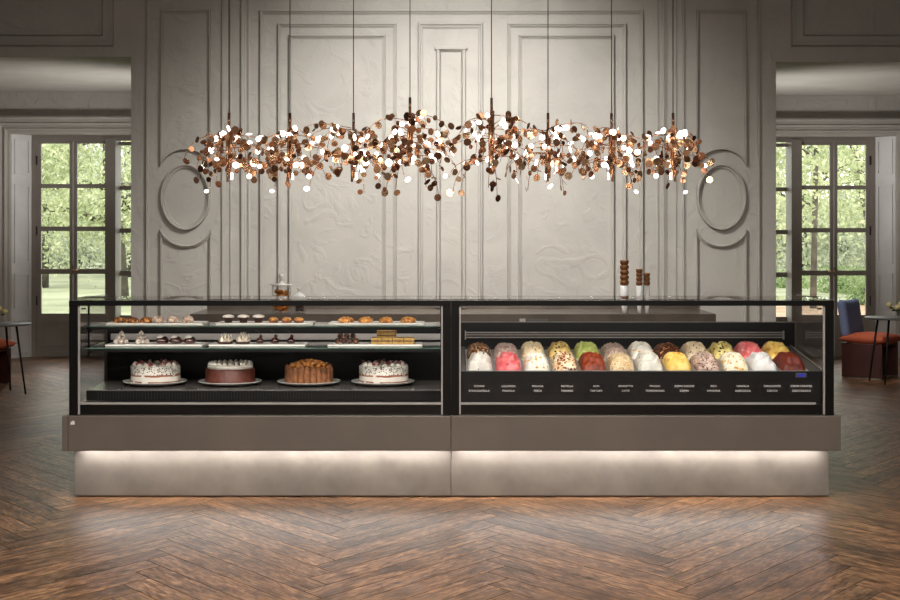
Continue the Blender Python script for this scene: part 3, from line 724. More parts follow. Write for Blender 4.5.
for c in range(12):
    xc = PX(466, 9.63) + 0.1835 * (c + 0.5)
    for row in (1, 0):        # rear pan first
        yc = 9.815 if row == 0 else 10.205
        wd, c1, c2, bits, frac, scl = flav[c][1 - row]
        zc = PZ(371, 9.62) + (yc - 9.62) * slope
        where = 'front' if row == 0 else 'rear'
        loc = Vector((xc, yc, zc)) - Vector((0, -math.sin(tilt), math.cos(tilt))) * (PDP - 0.001)
        if pan0 is None: pan0 = pan_mesh().build('gelato_pan', M['pansteel']); p = pan0
        else: p = pan0.copy(); COL.objects.link(p)
        p.location = loc; p.rotation_euler = (tilt, 0, 0)
        tag(p, 'steel pan of the %s gelato, %s row, %s column' % (wd, where, ordn[c]), 'ice cream pan', 'steel gelato pans in the display')
        cs = lambda q: rgb(*[min(234, max(8, (v_ - 128) * 1.14 + 128)) for v_ in q])
        mt = chunks('gelato_' + wd.replace(' ', '_'), cs(c1), cs(c2), [cs(q) for q in bits], scl, frac, 0.5, 45, 0.6)
        style = 1 if ('crumb' in wd or 'clusters' in wd) else (2 if 'swirl' in wd or 'stracc' in wd or 'straw' in wd or 'coconut' in wd else 0)
        g = mound(c * 2 + row + 1, style).build('gelato', mt)
        g.location = Vector((xc, yc, zc)) - Vector((0, -math.sin(tilt), math.cos(tilt))) * 0.012; g.rotation_euler = (tilt, 0, 0)
        tag(g, '%s gelato mound, %s row, %s column' % (wd, where, ordn[c]), 'ice cream', 'gelato mounds in the display')

# ------------------------------------------------------------------ cakes on plates
ZD = PZ(390, 9.89); YC = 10.22; ZP = ZD + 0.016
def plate(px, label):
    x = PX(px, YC)
    o = MB().lathe([(0.0, 0), (0.09, 0), (0.095, 0.006), (0.16, 0.007), (0.205, 0.020), (0.216, 0.027), (0.217, 0.03), (0.212, 0.031), (0.186, 0.0158), (0.0, 0.0155)], n=48).build('cake_plate', M['plate'])
    o.location = (x, YC, ZD + 0.0005); tag(o, label, 'plate', 'cake plates on the deck'); return x
def naked_mat():
    m, nt, b = new_mat('speckled_cream_cake_side'); b.inputs['Roughness'].default_value = 0.6
    tc = nt.nodes.new('ShaderNodeTexCoord'); sp = nt.nodes.new('ShaderNodeSeparateXYZ'); nt.links.new(tc.outputs['Object'], sp.inputs[0])
    n = nt.nodes.new('ShaderNodeTexNoise'); n.inputs['Scale'].default_value = 18; nt.links.new(tc.outputs['Object'], n.inputs['Vector'])
    ad = nt.nodes.new('ShaderNodeMath'); ad.operation = 'MULTIPLY_ADD'; ad.inputs[1].default_value = 0.012; nt.links.new(n.outputs['Fac'], ad.inputs[0]); nt.links.new(sp.outputs['Z'], ad.inputs[2])
    mr = nt.nodes.new('ShaderNodeMapRange'); mr.inputs['From Max'].default_value = 0.13; nt.links.new(ad.outputs[0], mr.inputs['Value'])
    r = nt.nodes.new('ShaderNodeValToRGB'); r.color_ramp.interpolation = 'CONSTANT'; e = r.color_ramp.elements
    cr, br = rgb(228, 222, 210), rgb(150, 88, 62)
    e[0].position = 0; e[0].color = cr; e[1].position = 0.12; e[1].color = br
    for p, c in ((0.19, cr), (0.43, br), (0.52, cr)): k = e.new(p); k.color = c
    nt.links.new(mr.outputs[0], r.inputs['Fac'])
    # the brown layers show only in patches
    n3 = nt.nodes.new('ShaderNodeTexNoise'); n3.inputs['Scale'].default_value = 14; nt.links.new(tc.outputs['Object'], n3.inputs['Vector'])
    g3 = nt.nodes.new('ShaderNodeMath'); g3.operation = 'GREATER_THAN'; g3.inputs[1].default_value = 0.43; nt.links.new(n3.outputs['Fac'], g3.inputs[0])
    m1 = nt.nodes.new('ShaderNodeMix'); m1.data_type = 'RGBA'; m1.inputs['A'].default_value = cr; nt.links.new(g3.outputs[0], m1.inputs['Factor']); nt.links.new(r.outputs[0], m1.inputs['B'])
    v = nt.nodes.new('ShaderNodeTexVoronoi'); v.inputs['Scale'].default_value = 75; nt.links.new(tc.outputs['Object'], v.inputs['Vector'])
    lt = nt.nodes.new('ShaderNodeMath'); lt.operation = 'LESS_THAN'; lt.inputs[1].default_value = 0.36; nt.links.new(v.outputs['Distance'], lt.inputs[0])
    up = nt.nodes.new('ShaderNodeMath'); up.operation = 'GREATER_THAN'; up.inputs[1].default_value = 0.066; nt.links.new(ad.outputs[0], up.inputs[0])
    mu = nt.nodes.new('ShaderNodeMath'); mu.operation = 'MULTIPLY'; nt.links.new(lt.outputs[0], mu.inputs[0]); nt.links.new(up.outputs[0], mu.inputs[1])
    m2 = nt.nodes.new('ShaderNodeMix'); m2.data_type = 'RGBA'; m2.inputs['B'].default_value = rgb(70, 56, 52); nt.links.new(mu.outputs[0], m2.inputs['Factor']); nt.links.new(m1.outputs['Result'], m2.inputs['A'])
    nt.links.new(m2.outputs['Result'], b.inputs['Base Color'])
    return m
NAKED = naked_mat()
def rosette(b, c, r, h, seed=0):
    b.lathe([(r * 0.9, 0), (r, h * 0.25), (r * 0.75, h * 0.5), (r * 0.4, h * 0.8), (0.0, h)], c, n=20, wob=lambda a, z: 1 + 0.07 * math.sin(5 * a + z * 60))
def cream_cake(px, label, seed):
    x = PX(px, YC); q = random.Random(seed)
    root = thing('cream_cake', label, 'cake', (x, YC, ZP + 0.0005), 'cakes on plates')
    z0 = ZP + 0.0005
    MB().lathe([(0.0, 0), (0.164, 0), (0.167, 0.004), (0.167, 0.112), (0.162, 0.119), (0.0, 0.12)], (x, YC, z0), n=56, wob=lambda a, z: 1 + 0.008 * math.sin(7 * a + 40 * z)).build('sponge', NAKED, root)
    for k in range(16):
        a = 2 * math.pi * k / 16 + 0.1; rr = 0.135 + q.uniform(-.006, .006)
        b = MB(); rosette(b, (x + rr * math.cos(a), YC + rr * math.sin(a), z0 + 0.1185), 0.021, 0.024 * q.uniform(.8, 1.2)); b.build('cream_rosette', M['cream'], root)
    for k in range(26):
        a = 2 * math.pi * k / 26 + q.uniform(-.1, .1); rr = q.uniform(0.10, 0.152)
        b = MB(); b.blob((x + rr * math.cos(a), YC + rr * math.sin(a), z0 + 0.127 + q.uniform(0, .014)), .0095, .0095, .009, 8, 6, .3, k); b.build('berry', M['berry'], root)
plate(155, 'pale round plate under the leftmost speckled cream cake')
cream_cake(155.5, 'white speckled cream cake with red berries, leftmost cake in the case', 3)
plate(230, 'pale round plate under the red-brown cake with white cream rim')
x = PX(230.3, YC); z0 = ZP + 0.0005
root = thing('chocolate_cake', 'red-brown glazed cake topped with a ring of white cream peaks', 'cake', (x, YC, z0), 'cakes on plates')
MB().lathe([(0.0, 0), (0.168, 0), (0.171, 0.006), (0.168, 0.012), (0.168, 0.092), (0.163, 0.098), (0.0, 0.099)], (x, YC, z0), n=64, wob=lambda a, z: 1 + 0.008 * math.sin(64 / 2 * a)).build('sponge', M['sponge'], root)
b = MB(); b.lathe([(0.152, 0), (0.155, 0.012), (0.15, 0.024), (0.12, 0.027), (0.0, 0.025)], (x, YC, z0 + 0.0985), n=56, wob=lambda a, z: 1 + 0.012 * math.sin(28 * a)); b.build('cream_layer', M['cream'], root)
for k in range(22):
    a = 2 * math.pi * k / 22; b = MB(); rosette(b, (x + .135 * math.cos(a), YC + .135 * math.sin(a), z0 + 0.123), 0.0185, 0.024); b.build('cream_peak', M['cream'], root)
for k in range(22):
    a = 2 * math.pi * (k + rnd.uniform(.2, .8)) / 22; rr = rnd.uniform(.125, .15); b = MB(); b.blob((x + rr * math.cos(a), YC + rr * math.sin(a), z0 + 0.133), .006, .006, .008, 6, 5, .4, k); b.build('chocolate_chip', M['cocoa'], root)
plate(309, 'pale round plate under the ladyfinger charlotte')
x = PX(309, YC)
root = thing('charlotte_cake', 'brown charlotte fenced with upright ladyfinger biscuits and caramel pieces on top', 'cake', (x, YC, z0), 'cakes on plates')
MB().lathe([(0, 0), (0.132, 0), (0.132, 0.106), (0.0, 0.112)], (x, YC, z0), n=32).build('filling', M['caramel'], root)
for k in range(22):
    a = 2 * math.pi * (k + 0.5) / 22; hh = 0.119 + rnd.uniform(-.006, .006)
    b = MB(); b.lathe([(0.019, 0), (0.021, 0.01), (0.0212, hh - 0.026), (0.0195, hh - 0.015), (0.015, hh - 0.006), (0.008, hh - 0.0015), (0, hh)], n=14)
    for v in b.v: v.x *= 0.72
    mtx = Matrix.Translation((x + 0.149 * math.cos(a), YC + 0.149 * math.sin(a), z0)) @ Matrix.Rotation(a, 4, 'Z')
    b.v = [mtx @ v for v in b.v]; b.build('ladyfinger', M['finger'], root)
for k in range(30):
    a = k * 2.4; rr = 0.125 * math.sqrt((k + .5) / 30); s_ = rnd.uniform(.015, .023)
    b = MB(); b.blob((x + rr * math.cos(a), YC + rr * math.sin(a), z0 + 0.120 + (0.032 * (1 - (rr / .125)) if rr < .09 else 0)), s_, s_ * .9, s_ * .8, 9, 7, .35, k); b.build('caramel_piece', M['caramel'], root)
plate(383, 'pale round plate under the speckled cream cake beside the central post')
cream_cake(383.8, 'white speckled cream cake with red berries, nearest the black central post', 9)

# ------------------------------------------------------------------ trays and pastries on the glass shelves
def tray(x0, x1, shelf, label):
    Yf = 9.95 if shelf == 1 else 9.90; z = (Z1 if shelf == 1 else Z2) + 0.0005; dp = 0.23
    a, c = PX(x0, Yf), PX(x1, Yf); b = MB()
    b.box(a, c, Yf, Yf + dp, z, z + 0.009, bevel=0.003)
    b.box(a, c, Yf, Yf + 0.006, z + 0.008, z + 0.012); b.box(a, c, Yf + dp - 0.006, Yf + dp, z + 0.008, z + 0.012)
    b.box(a, a + 0.006, Yf, Yf + dp, z + 0.008, z + 0.012); b.box(c - 0.006, c, Yf, Yf + dp, z + 0.008, z + 0.012)
    o = b.build('serving_tray', M['porcelain']); recenter(o, ((a + c) / 2, Yf + dp / 2, z)); tag(o, label, 'tray', 'white pastry trays')
    return z + 0.0095
pos = {1: 'upper', 2: 'lower'}
zt1 = [tray(105.5, 203, 1, 'white rectangular tray on the upper glass shelf, left of the three'),
       tray(215.5, 312.5, 1, 'white rectangular tray on the upper glass shelf, middle of the three'),
       tray(328.5, 424, 1, 'white rectangular tray on the upper glass shelf, right of the three')][0]
zt2 = [tray(105, 202, 2, 'white rectangular tray on the lower glass shelf, left of the three'),
       tray(208.5, 305, 2, 'white rectangular tray on the lower glass shelf, middle of the three'),
       tray(327.5, 422, 2, 'white rectangular tray on the lower glass shelf, right of the three')][0]
YS1, YS2 = 10.04, 10.0
def place(o, px, shelf, label, cat, group, Y=None, rz=0.0, z=None):
    Y = Y or (YS1 if shelf == 1 else YS2)
    o.location = (PX(px, Y), Y, z if z is not None else (zt1 if shelf == 1 else zt2) + 0.0004); o.rotation_euler.z = rz
    return tag(o, label, cat, group)
thr = ['left', 'middle', 'right']
# upper left tray: three cinnamon swirls, three sugared buns
protos = None
for i, px in enumerate((119.0, 132.6, 146.4)):
    if i == 0:
        b = MB(); b.lathe([(0.036, 0), (0.044, 0.008), (0.042, 0.022), (0.03, 0.033), (0.02, 0.031), (0.012, 0.036), (0, 0.037)], n=24, wob=lambda a, z: 1 + 0.07 * math.sin(3 * a + 60 * z)); sw = b.build('cinnamon_swirl', M['swirl']); o = sw
    else: o = sw.copy(); COL.objects.link(o)
    place(o, px, 1, 'golden brown swirl pastry, %s of the three on the upper left tray' % thr[i], 'pastry', 'golden swirl pastries', rz=i * 1.3)
for i, px in enumerate((157.8, 172.5, 187.8)):
    if i == 0: b = MB(); b.blob((0, 0, 0.0145), 0.041, 0.041, 0.032, 16, 10, .1, 4, flat=True); sb = b.build('sugared_bun', M['sugar']); o = sb
    else: o = sb.copy(); COL.objects.link(o)
    place(o, px, 1, 'pale sugar dusted bun, %s of the three on the upper left tray' % thr[i], 'pastry', 'sugared buns', rz=i)
# upper middle tray: cocoa muffins with cream, golden puffs
for i, px in enumerate((228.4, 243.4, 258.5)):
    if i == 0:
        mu = thing('cream_topped_muffin', '', 'muffin')
        MB().lathe([(0.024, 0), (0.032, 0.032), (0.034, 0.034), (0, 0.036)], n=24, wob=lambda a, z: 1 + 0.03 * math.sin(12 * a)).build('muffin_cup', M['cocoa'], mu)
        MB().lathe([(0.034, 0.034), (0.038, 0.039), (0.036, 0.046), (0.024, 0.052), (0, 0.056)], n=24, wob=lambda a, z: 1 + 0.06 * math.sin(6 * a)).build('cream_top', M['cream'], mu); o = mu
    else: o = copy_tree(mu)
    place(o, px, 1, 'dark muffin with a flat white cream top, %s of three on the upper middle tray' % thr[i], 'muffin', 'cream topped muffins', rz=i)
for i, px in enumerate((273.6, 286.8, 299)):
    if i == 0:
        gp = thing('golden_tartlet', '', 'tartlet')
        MB().lathe([(0.028, 0), (0.035, 0.015), (0.034, 0.017), (0, 0.017)], n=24, wob=lambda a, z: 1 + 0.05 * math.sin(14 * a)).build('crust', M['finger'], gp)
        b = MB(); b.blob((0, 0, 0.019), 0.033, 0.033, 0.018, 16, 10, .12, 3); b.build('dome', M['golden'], gp); o = gp
    else: o = copy_tree(gp)
    place(o, px, 1, 'golden domed tartlet, %s of three on the upper middle tray' % thr[i], 'tartlet', 'golden tartlets', rz=i)
for i, px in enumerate((346, 366, 386, 408)):
    if i == 0: b = MB(); b.blob((0, 0, 0.0125), 0.054, 0.046, 0.028, 22, 12, .22, 2, flat=True, freq=4); fc = b.build('florentine', M['golden']); o = fc
    else: o = fc.copy(); COL.objects.link(o)
    place(o, px, 1, 'flat golden nut pastry, %s of four on the upper right tray' % ['first from left', 'second from left', 'third from left', 'rightmost'][i], 'pastry', 'golden nut pastries', rz=i * 0.9)
# lower left tray: two cream puff pyramids, three eclairs
for i, px in enumerate((121.5, 141.5)):
    if i == 0:
        tw = thing('cream_puff_pyramid', '', 'dessert'); r_ = 0.0165
        pts = [(-2 * r_, -r_ * .9, r_), (0, -r_ * .9, r_), (2 * r_, -r_ * .9, r_), (-r_, r_ * .85, r_), (r_, r_ * .85, r_), (-r_, -.3 * r_, 2.5 * r_), (r_, -.3 * r_, 2.5 * r_), (0, r_ * .2, 4.05 * r_)]
        for k, p in enumerate(pts): b = MB(); b.blob(p, r_, r_, r_, 14, 10, .12, k); b.build('cream_puff', M['puff'], tw)
        b = MB(); b.lathe([(0.006, 0), (0.004, 0.005), (0, 0.010)], (0, r_ * .2, 4.85 * r_), n=10); b.build('sugar_tip', M['puff'], tw); o = tw
    else: o = copy_tree(tw)
    place(o, px, 2, ('pyramid of pale sugared cream puffs at the far left of the lower left tray', 'pyramid of pale sugared cream puffs next to the dark eclairs')[i], 'dessert', 'cream puff pyramids', rz=i * 0.7)
for i, px in enumerate((162.5, 176, 190)):
    if i == 0:
        ec = thing('chocolate_bun', '', 'pastry')
        b = MB(); b.blob((0, 0, 0.018), 0.040, 0.05, 0.035, 18, 12, .06, 3, flat=True); b.build('bun', M['glaze'], ec)
        b = MB(); b.blob((-0.008, -0.012, 0.042), 0.026, 0.024, 0.013, 14, 8, .3, 6); b.build('cream_streak', M['cream'], ec); o = ec
    else: o = copy_tree(ec)
    place(o, px, 2, 'dark chocolate bun with white icing, %s of three on the lower left tray' % thr[i], 'pastry', 'iced chocolate buns', rz=-0.3 + 0.2 * i)
# lower middle tray: meringue nests and cherries
for i, px in enumerate((225, 242.6)):
    q = random.Random(i + 4)
    mg = thing('meringue_tart', '', 'tart')
    MB().lathe([(0.046, 0), (0.052, 0.013), (0.05, 0.015), (0, 0.015)], n=24, wob=lambda a, z: 1 + 0.03 * math.sin(12 * a)).build('tart_base', M['cocoa'], mg)
    for k in range(9):
        a = k * 2.4; rr = 0.041 * math.sqrt((k + .3) / 9); h = q.uniform(0.046, 0.064) * (1.25 - 9 * rr)
        b = MB(); b.lathe([(0.012, 0), (0.0145, 0.008), (0.0085, h * .5), (0.0035, h * .8), (0, h)], (rr * math.cos(a), rr * math.sin(a), 0.0145), n=10, wob=lambda a, z: 1 + 0.12 * math.sin(4 * a + z * 120)); b.build('meringue_peak', M['merin'], mg)
    place(mg, px, 2, ('spiky white meringue tart at the left end of the lower middle tray', 'spiky white meringue tart beside the chocolate cherries')[i], 'tart', 'meringue tarts')
for i, px in enumerate((260, 275, 291)):
    if i == 0:
        ch = thing('cherry_chocolate', '', 'dessert')
        b = MB(); b.blob((0, 0, 0.015), 0.027, 0.027, 0.0285, 16, 10, .04, 2, flat=True); b.build('chocolate_dome', M['glaze'], ch)
        b = MB(); b.blob((0.006, 0, 0.050), 0.0125, 0.0125, 0.012, 12, 8); cb = b.build('cherry', M['cherry'], ch)
        MB().tube([(0.006, 0, 0.06), (-0.004, 0, 0.075), (-0.022, 0, 0.088), (-0.036, 0, 0.094)], 0.0016, 6).build('cherry_stem', M['stem'], cb); o = ch
    else: o = copy_tree(ch)
    place(o, px, 2, 'dark chocolate dome topped with a stemmed cherry, %s of three on the lower middle tray' % thr[i], 'dessert', 'cherry chocolates')
# lower right tray: seven truffles, six layered slices
tp = [(337.6, 0, 'first from left in the front row'), (343.6, 0, 'second from left in the front row'), (349.8, 0, 'third from left in the front row'), (356, 0, 'rightmost in the front row'), (340.4, 1, 'left one on top'), (346.6, 1, 'middle one on top'), (353, 1, 'right one on top')]
for i, (px, up, w) in enumerate(tp):
    if i == 0: b = MB(); b.blob((0, 0, 0.0195), 0.0198, 0.0198, 0.0195, 16, 12, .06, 3); tf = b.build('truffle', M['truffle']); o = tf
    else: o = tf.copy(); COL.objects.link(o)
    place(o, px, 2, 'round chocolate truffle, %s of the truffle pile' % w, 'truffle', 'truffles in a pile', rz=i * 1.1, z=zt2 + 0.0004 + 0.0325 * up, Y=YS2 + 0.006 * up)
def slice_mesh(w, d, h):
    t = thing('layered_slice', '', 'cake slice')
    for k in range(2):
        MB().box(-w / 2, w / 2, -d / 2, d / 2, h * k / 2 + (0.004 if k else 0), h * (k + 1) / 2, bevel=0.003).build('sponge_layer', M['slice_g'], t)
    MB().box(-w / 2 - .0002, w / 2 + .0002, -d / 2 - .0012, d / 2 + .0006, h / 2 - 0.004, h / 2 + 0.005).build('filling', M['slice_b'], t)
    return t
for i, px in enumerate((376.8, 387.6, 398.4, 409.2)):
    o = s0 = slice_mesh(0.0695, 0.10, 0.043) if i == 0 else None
    if i == 0: sl0 = s0
    else: o = copy_tree(sl0)
    place(o, px, 2, 'golden layered cake slice, %s in the bottom row on the lower right tray' % ['leftmost', 'second from left', 'third from left', 'rightmost'][i], 'cake slice', 'layered slices in the bottom row')
big = slice_mesh(0.128, 0.095, 0.026)
place(big, 386.6, 2, 'wide golden layered slice lying directly on the bottom row of slices', 'cake slice', 'wide slices on top', z=zt2 + 0.0438)
o = copy_tree(big); place(o, 386.8, 2, 'wide golden layered slice topmost on the stack of slices', 'cake slice', 'wide slices on top', z=zt2 + 0.0438 + 0.0264)

# ------------------------------------------------------------------ bar behind the counter
YK = 12.65; zk = PZ(314, YK)
root = thing('back_bar', 'long low umber bar behind the display counter, in front of the panelled wall', 'bar counter', (0, 13.1, 0))
k0, k1 = PX(190, YK), PX(716, YK)
MB().box(k0, k1, YK, 13.55, zk - 0.078, zk, bevel=0.003).build('worktop', M['barw'], root)
MB().box(k0 + 0.03, k1 - 0.03, YK + 0.03, 13.5, 0, zk - 0.079).build('cabinet_body', M['barb'], root)
MB().box(k0, k1, 13.53, 13.55, zk + 0.0005, PZ(295.8, 13.53), bevel=0.003).build('upstand', M['barw'], root)
MB().box(PX(519.5, YK), PX(525.5, YK), YK - 0.005, YK - 0.0005, PZ(323.6, YK), PZ(318.6, YK), bevel=0.001).build('socket_plate', M['pale'], root)
MB().box(PX(527, YK), PX(548, YK), YK - 0.004, YK - 0.0005, PZ(323.4, YK), PZ(319, YK), bevel=0.001).build('control_plate', M['greym'], root)
YJ = 12.80
# glass biscuit jar
jx = PX(281.3, YJ); jz = zk + 0.0008
root = thing('biscuit_jar', 'clear glass jar of orange biscuits with a knobbed lid on the back bar', 'jar', (jx, YJ, jz))
MB().lathe([(0.0, 0), (0.074, 0), (0.08, 0.006), (0.081, 0.235), (0.077, 0.235), (0.076, 0.01), (0.0, 0.006)], (jx, YJ, jz), n=32).build('jar_body', M['glass'], root)
MB().lathe([(0.0, 0.237), (0.097, 0.237), (0.098, 0.245), (0.03, 0.25), (0.012, 0.262), (0.02, 0.275), (0.012, 0.288), (0.024, 0.305), (0.018, 0.328), (0, 0.333)], (jx, YJ, jz), n=32).build('lid', M['glassw'] if 'glassw' in M else M['porcelain'], root)
q = random.Random(2); n_ = 0
cpos = []
for k in range(2000):
    p = Vector((q.uniform(-.052, .052), q.uniform(-.052, .052), q.uniform(0.03, 0.192)))
    if p.xy.length > .052 or any((p - c).length < 0.030 for c in cpos): continue
    cpos.append(p)
for i, p in enumerate(cpos):
    b = MB(); b.lathe([(0.014, -0.008), (0.022, -0.006), (0.022, 0.006), (0.014, 0.008), (0.006, 0.008), (0.006, -0.008), (0.014, -0.008)], n=12)
    mt = Matrix.Translation(p + Vector((jx, YJ, jz))) @ Matrix.Rotation(q.uniform(0, 6), 4, 'Z') @ Matrix.Rotation(q.uniform(0, 3), 4, 'X'); b.v = [mt @ v for v in b.v]
    o = b.build('biscuit', M['cookie']); recenter(o, p + Vector((jx, YJ, jz - 0.01)))
    tag(o, 'small orange ring biscuit among those filling the glass jar', 'biscuit', 'ring biscuits in the glass jar')
# low glass dish of dark chocolates
dx = PX(299, YJ + .03); 
root = thing('glass_bonbonniere', 'low glass dish with a domed lid beside the biscuit jar', 'dish', (dx, YJ + .03, jz))
MB().lathe([(0.0, 0), (0.05, 0), (0.055, 0.005), (0.062, 0.125), (0.058, 0.125), (0.05, 0.01), (0.0, 0.008)], (dx, YJ + .03, jz), n=28).build('dish', M['glass'], root)
MB().lathe([(0.0, 0.126), (0.064, 0.126), (0.064, 0.134), (0.04, 0.158), (0.012, 0.172), (0.007, 0.185), (0.014, 0.20), (0.012, 0.214), (0, 0.22)], (dx, YJ + .03, jz), n=28).build('lid', M['plate'], root)
for i in range(18):
    a = i * 2.1; lay = i // 5; rr = 0.026 if i % 5 else 0.0
    b = MB(); b.blob((0, 0, 0.014), 0.016, 0.016, 0.014, 10, 8, .1, i); o = b.build('bonbon', M['cocoa'])
    o.location = (dx + rr * math.cos(a), YJ + .03 + rr * math.sin(a), jz + 0.0105 + lay * 0.03); tag(o, 'dark chocolate bonbon in the low glass dish', 'chocolate', 'bonbons in the low glass dish')
# stacks of wafer cups on white sleeves
names3 = ['tall left', 'middle', 'short right']
sizes = ['left', 'middle', 'right']
for s_i, (px, w, nb, ypt, Yd) in enumerate(((624.4, 8.8, 5, 260.2, YJ), (639.3, 6.6, 4, 269, YJ), (646.9, 6.4, 3, 273, YJ + .03))):
    x = PX(px, Yd); r_ = w / 2 * Yd / F; z0 = zk + 0.0008; zb = PZ(285.6, Yd); zt_ = PZ(ypt, Yd)
    o = MB().lathe([(0.0, 0), (r_ * 0.52, 0), (r_ * 0.6, 0.03), (r_ * 0.9, (zb - z0) * 0.5), (r_ * 0.94, zb - z0), (0, zb - z0)], n=28).build('cone_holder', M['paper'])
    o.location = (x, Yd, z0); tag(o, 'white tapered holder under the %s stack of wafer cups on the back bar' % names3[s_i], 'holder', 'white cone holders')
    hgt = (zt_ - zb) / nb
    for k in range(nb):
        o = MB().lathe([(0.0, 0.0003), (r_ * 0.72, 0.0003), (r_ * 0.76, hgt * .2), (r_ * 1.0, hgt * .34), (r_ * 1.02, hgt * .85), (r_ * 0.96, hgt - .0003), (0, hgt - .0003)], n=28, wob=lambda a, z: 1 + 0.012 * math.sin(14 * a)).build('wafer_cup', M['cone'])
        o.location = (x, Yd, zb + k * hgt)
        tag(o, 'brown wafer cup, %s in the %s stack on the back bar' % ((['lowest', 'second from bottom', 'third from bottom', 'fourth from bottom', 'topmost'] if nb == 5 else ['lowest', 'second from bottom', 'third from bottom', 'topmost'] if nb == 4 else ['lowest', 'middle', 'topmost'])[k], names3[s_i]), 'wafer cup', 'stacked wafer cups')

# ------------------------------------------------------------------ copper disc pendants
YN = 10.25; S = YN / F
disc_mesh = {}
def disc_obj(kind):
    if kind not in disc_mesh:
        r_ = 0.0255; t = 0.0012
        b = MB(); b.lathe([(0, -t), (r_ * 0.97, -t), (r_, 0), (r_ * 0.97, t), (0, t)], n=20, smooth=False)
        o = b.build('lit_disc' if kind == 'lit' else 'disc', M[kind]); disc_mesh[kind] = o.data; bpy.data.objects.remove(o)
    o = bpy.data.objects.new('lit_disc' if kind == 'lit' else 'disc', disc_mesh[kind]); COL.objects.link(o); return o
def make_pendant(seed, nbr, low=0.25):
    """local origin at the top of the stem; hangs down"""
    q = random.Random(seed); root = thing('pendant_light', '', 'pendant lamp')
    MB().tube([(0, 0, -0.02), (0, 0, 0.10)], 0.0095, 10).build('stem', M['bronze'], root)
    core = MB()
    for k in range(5):
        a = k * 1.257; core.tube([(.014 * math.cos(a), .014 * math.sin(a), -0.01 - 0.02 * k), (.014 * math.cos(a), .014 * math.sin(a), -0.27 - 0.025 * ((k * 2) % 5))], 0.008, 8)
    core.build('tube_bundle', M['copper'], root)
    for k in range(1):
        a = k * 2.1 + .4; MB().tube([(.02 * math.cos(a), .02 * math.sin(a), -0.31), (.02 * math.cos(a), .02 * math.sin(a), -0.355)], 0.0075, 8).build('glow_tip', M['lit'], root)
    for k in range(nbr):
        a = k * 2.399 + q.uniform(-.3, .3); z0 = 0.0 - low * q.random(); rl = q.uniform(0.13, 0.36); rise = q.uniform(-0.02, 0.09); drop = q.uniform(0.02, 0.27)
        if z0 < -0.15: rise *= 0.3; drop *= 0.9
        d = Vector((math.cos(a), math.sin(a), 0)); pts = []
        for t in range(7):
            u = t / 6; pts.append(d * (0.014 + rl * (1 - (1 - u) ** 1.5)) + Vector((0, 0, z0 + rise * math.sin(u * 2.2) - drop * u ** 2.2)))
        br = MB().tube(pts, [0.0028] * 4 + [0.0022] * 3, 5).build('branch', M['copper'], root)
        nd = q.randint(3, 6)
        for j in range(nd):
            u = (j + 1.3) / (nd + 0.3); i0 = min(int(u * 6), 5); p = pts[i0].lerp(pts[i0 + 1], u * 6 - i0)
            side = Vector((q.uniform(-1, 1), q.uniform(-1, 1), q.uniform(-1, .6))).normalized() * 0.03
            kind = 'lit' if q.random() < (0.24 if rl * u < 0.16 else 0.10) else q.choice(['copper', 'copper', 'bronze', 'bronze', 'brass', 'brass'])  # the glowing discs imitate glints on the metal
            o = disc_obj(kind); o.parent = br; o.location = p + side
            nrm = Vector((q.gauss(0, .55), -1 if q.random() < .75 else q.uniform(-1, 1), q.gauss(0, .45)))
            o.rotation_mode = 'QUATERNION'; o.rotation_quaternion = nrm.to_track_quat('Z', 'Y')
            sc_ = q.uniform(0.58, 0.95) if kind == 'lit' else q.uniform(0.6, 1.1); o.scale = (sc_, sc_, 1)
    return root
pend = [(229, 113), (290, 113), (353.5, 113), (410, 97.5), (491.5, 98), (548, 113), (611.5, 113), (673, 113)]
plab = ['outermost pendant on the left of the eight, clusters of copper discs on branching stems', 'second copper disc pendant from the left end of the row',
        'third copper disc pendant from the left, just left of the higher one', 'copper disc pendant hung higher, left of the gap in the middle',
        'copper disc pendant hung higher, right of the gap in the middle', 'third copper disc pendant from the right, just right of the higher one... fourth in row',
        'second copper disc pendant from the right end of the row', 'outermost pendant on the right of the eight, clusters of copper discs on branching stems']
plab[5] = 'copper disc pendant directly right of the higher right-hand one'
designs = [make_pendant(11, 27), make_pendant(29, 27), make_pendant(5, 28, 0.34)]
use = [0, 0, 1, 2, 2, 1, 0, 0]; rot = [0, 0.25, 0, 0, 0.5, 2.0, 2.6, 3.4]; seen = set()
for i, (px, py) in enumerate(pend):
    d = use[i]; o = designs[d] if d not in seen else copy_tree(designs[d]); seen.add(d)
    o.name = 'pendant_light'
    o.location = (PX(px, YN), YN, PZ(py, YN) - 0.10); o.rotation_euler = (0, 0, rot[i])
    tag(o, plab[i], 'pendant lamp', 'copper disc pendants in a row')
    WORLD[o.name] = Vector()
    c = MB().tube([(0, 0, 0.10), (0, 0, HM - o.location.z - 0.02)], 0.0032, 6).build('cable', M['blackm']); c.parent = o
    c = MB().lathe([(0, -0.02), (0.045, -0.02), (0.05, -0.015), (0.05, 0), (0, 0)], (0, 0, HM - o.location.z - 0.0005), n=20).build('ceiling_rose', M['bronze']); c.parent = o

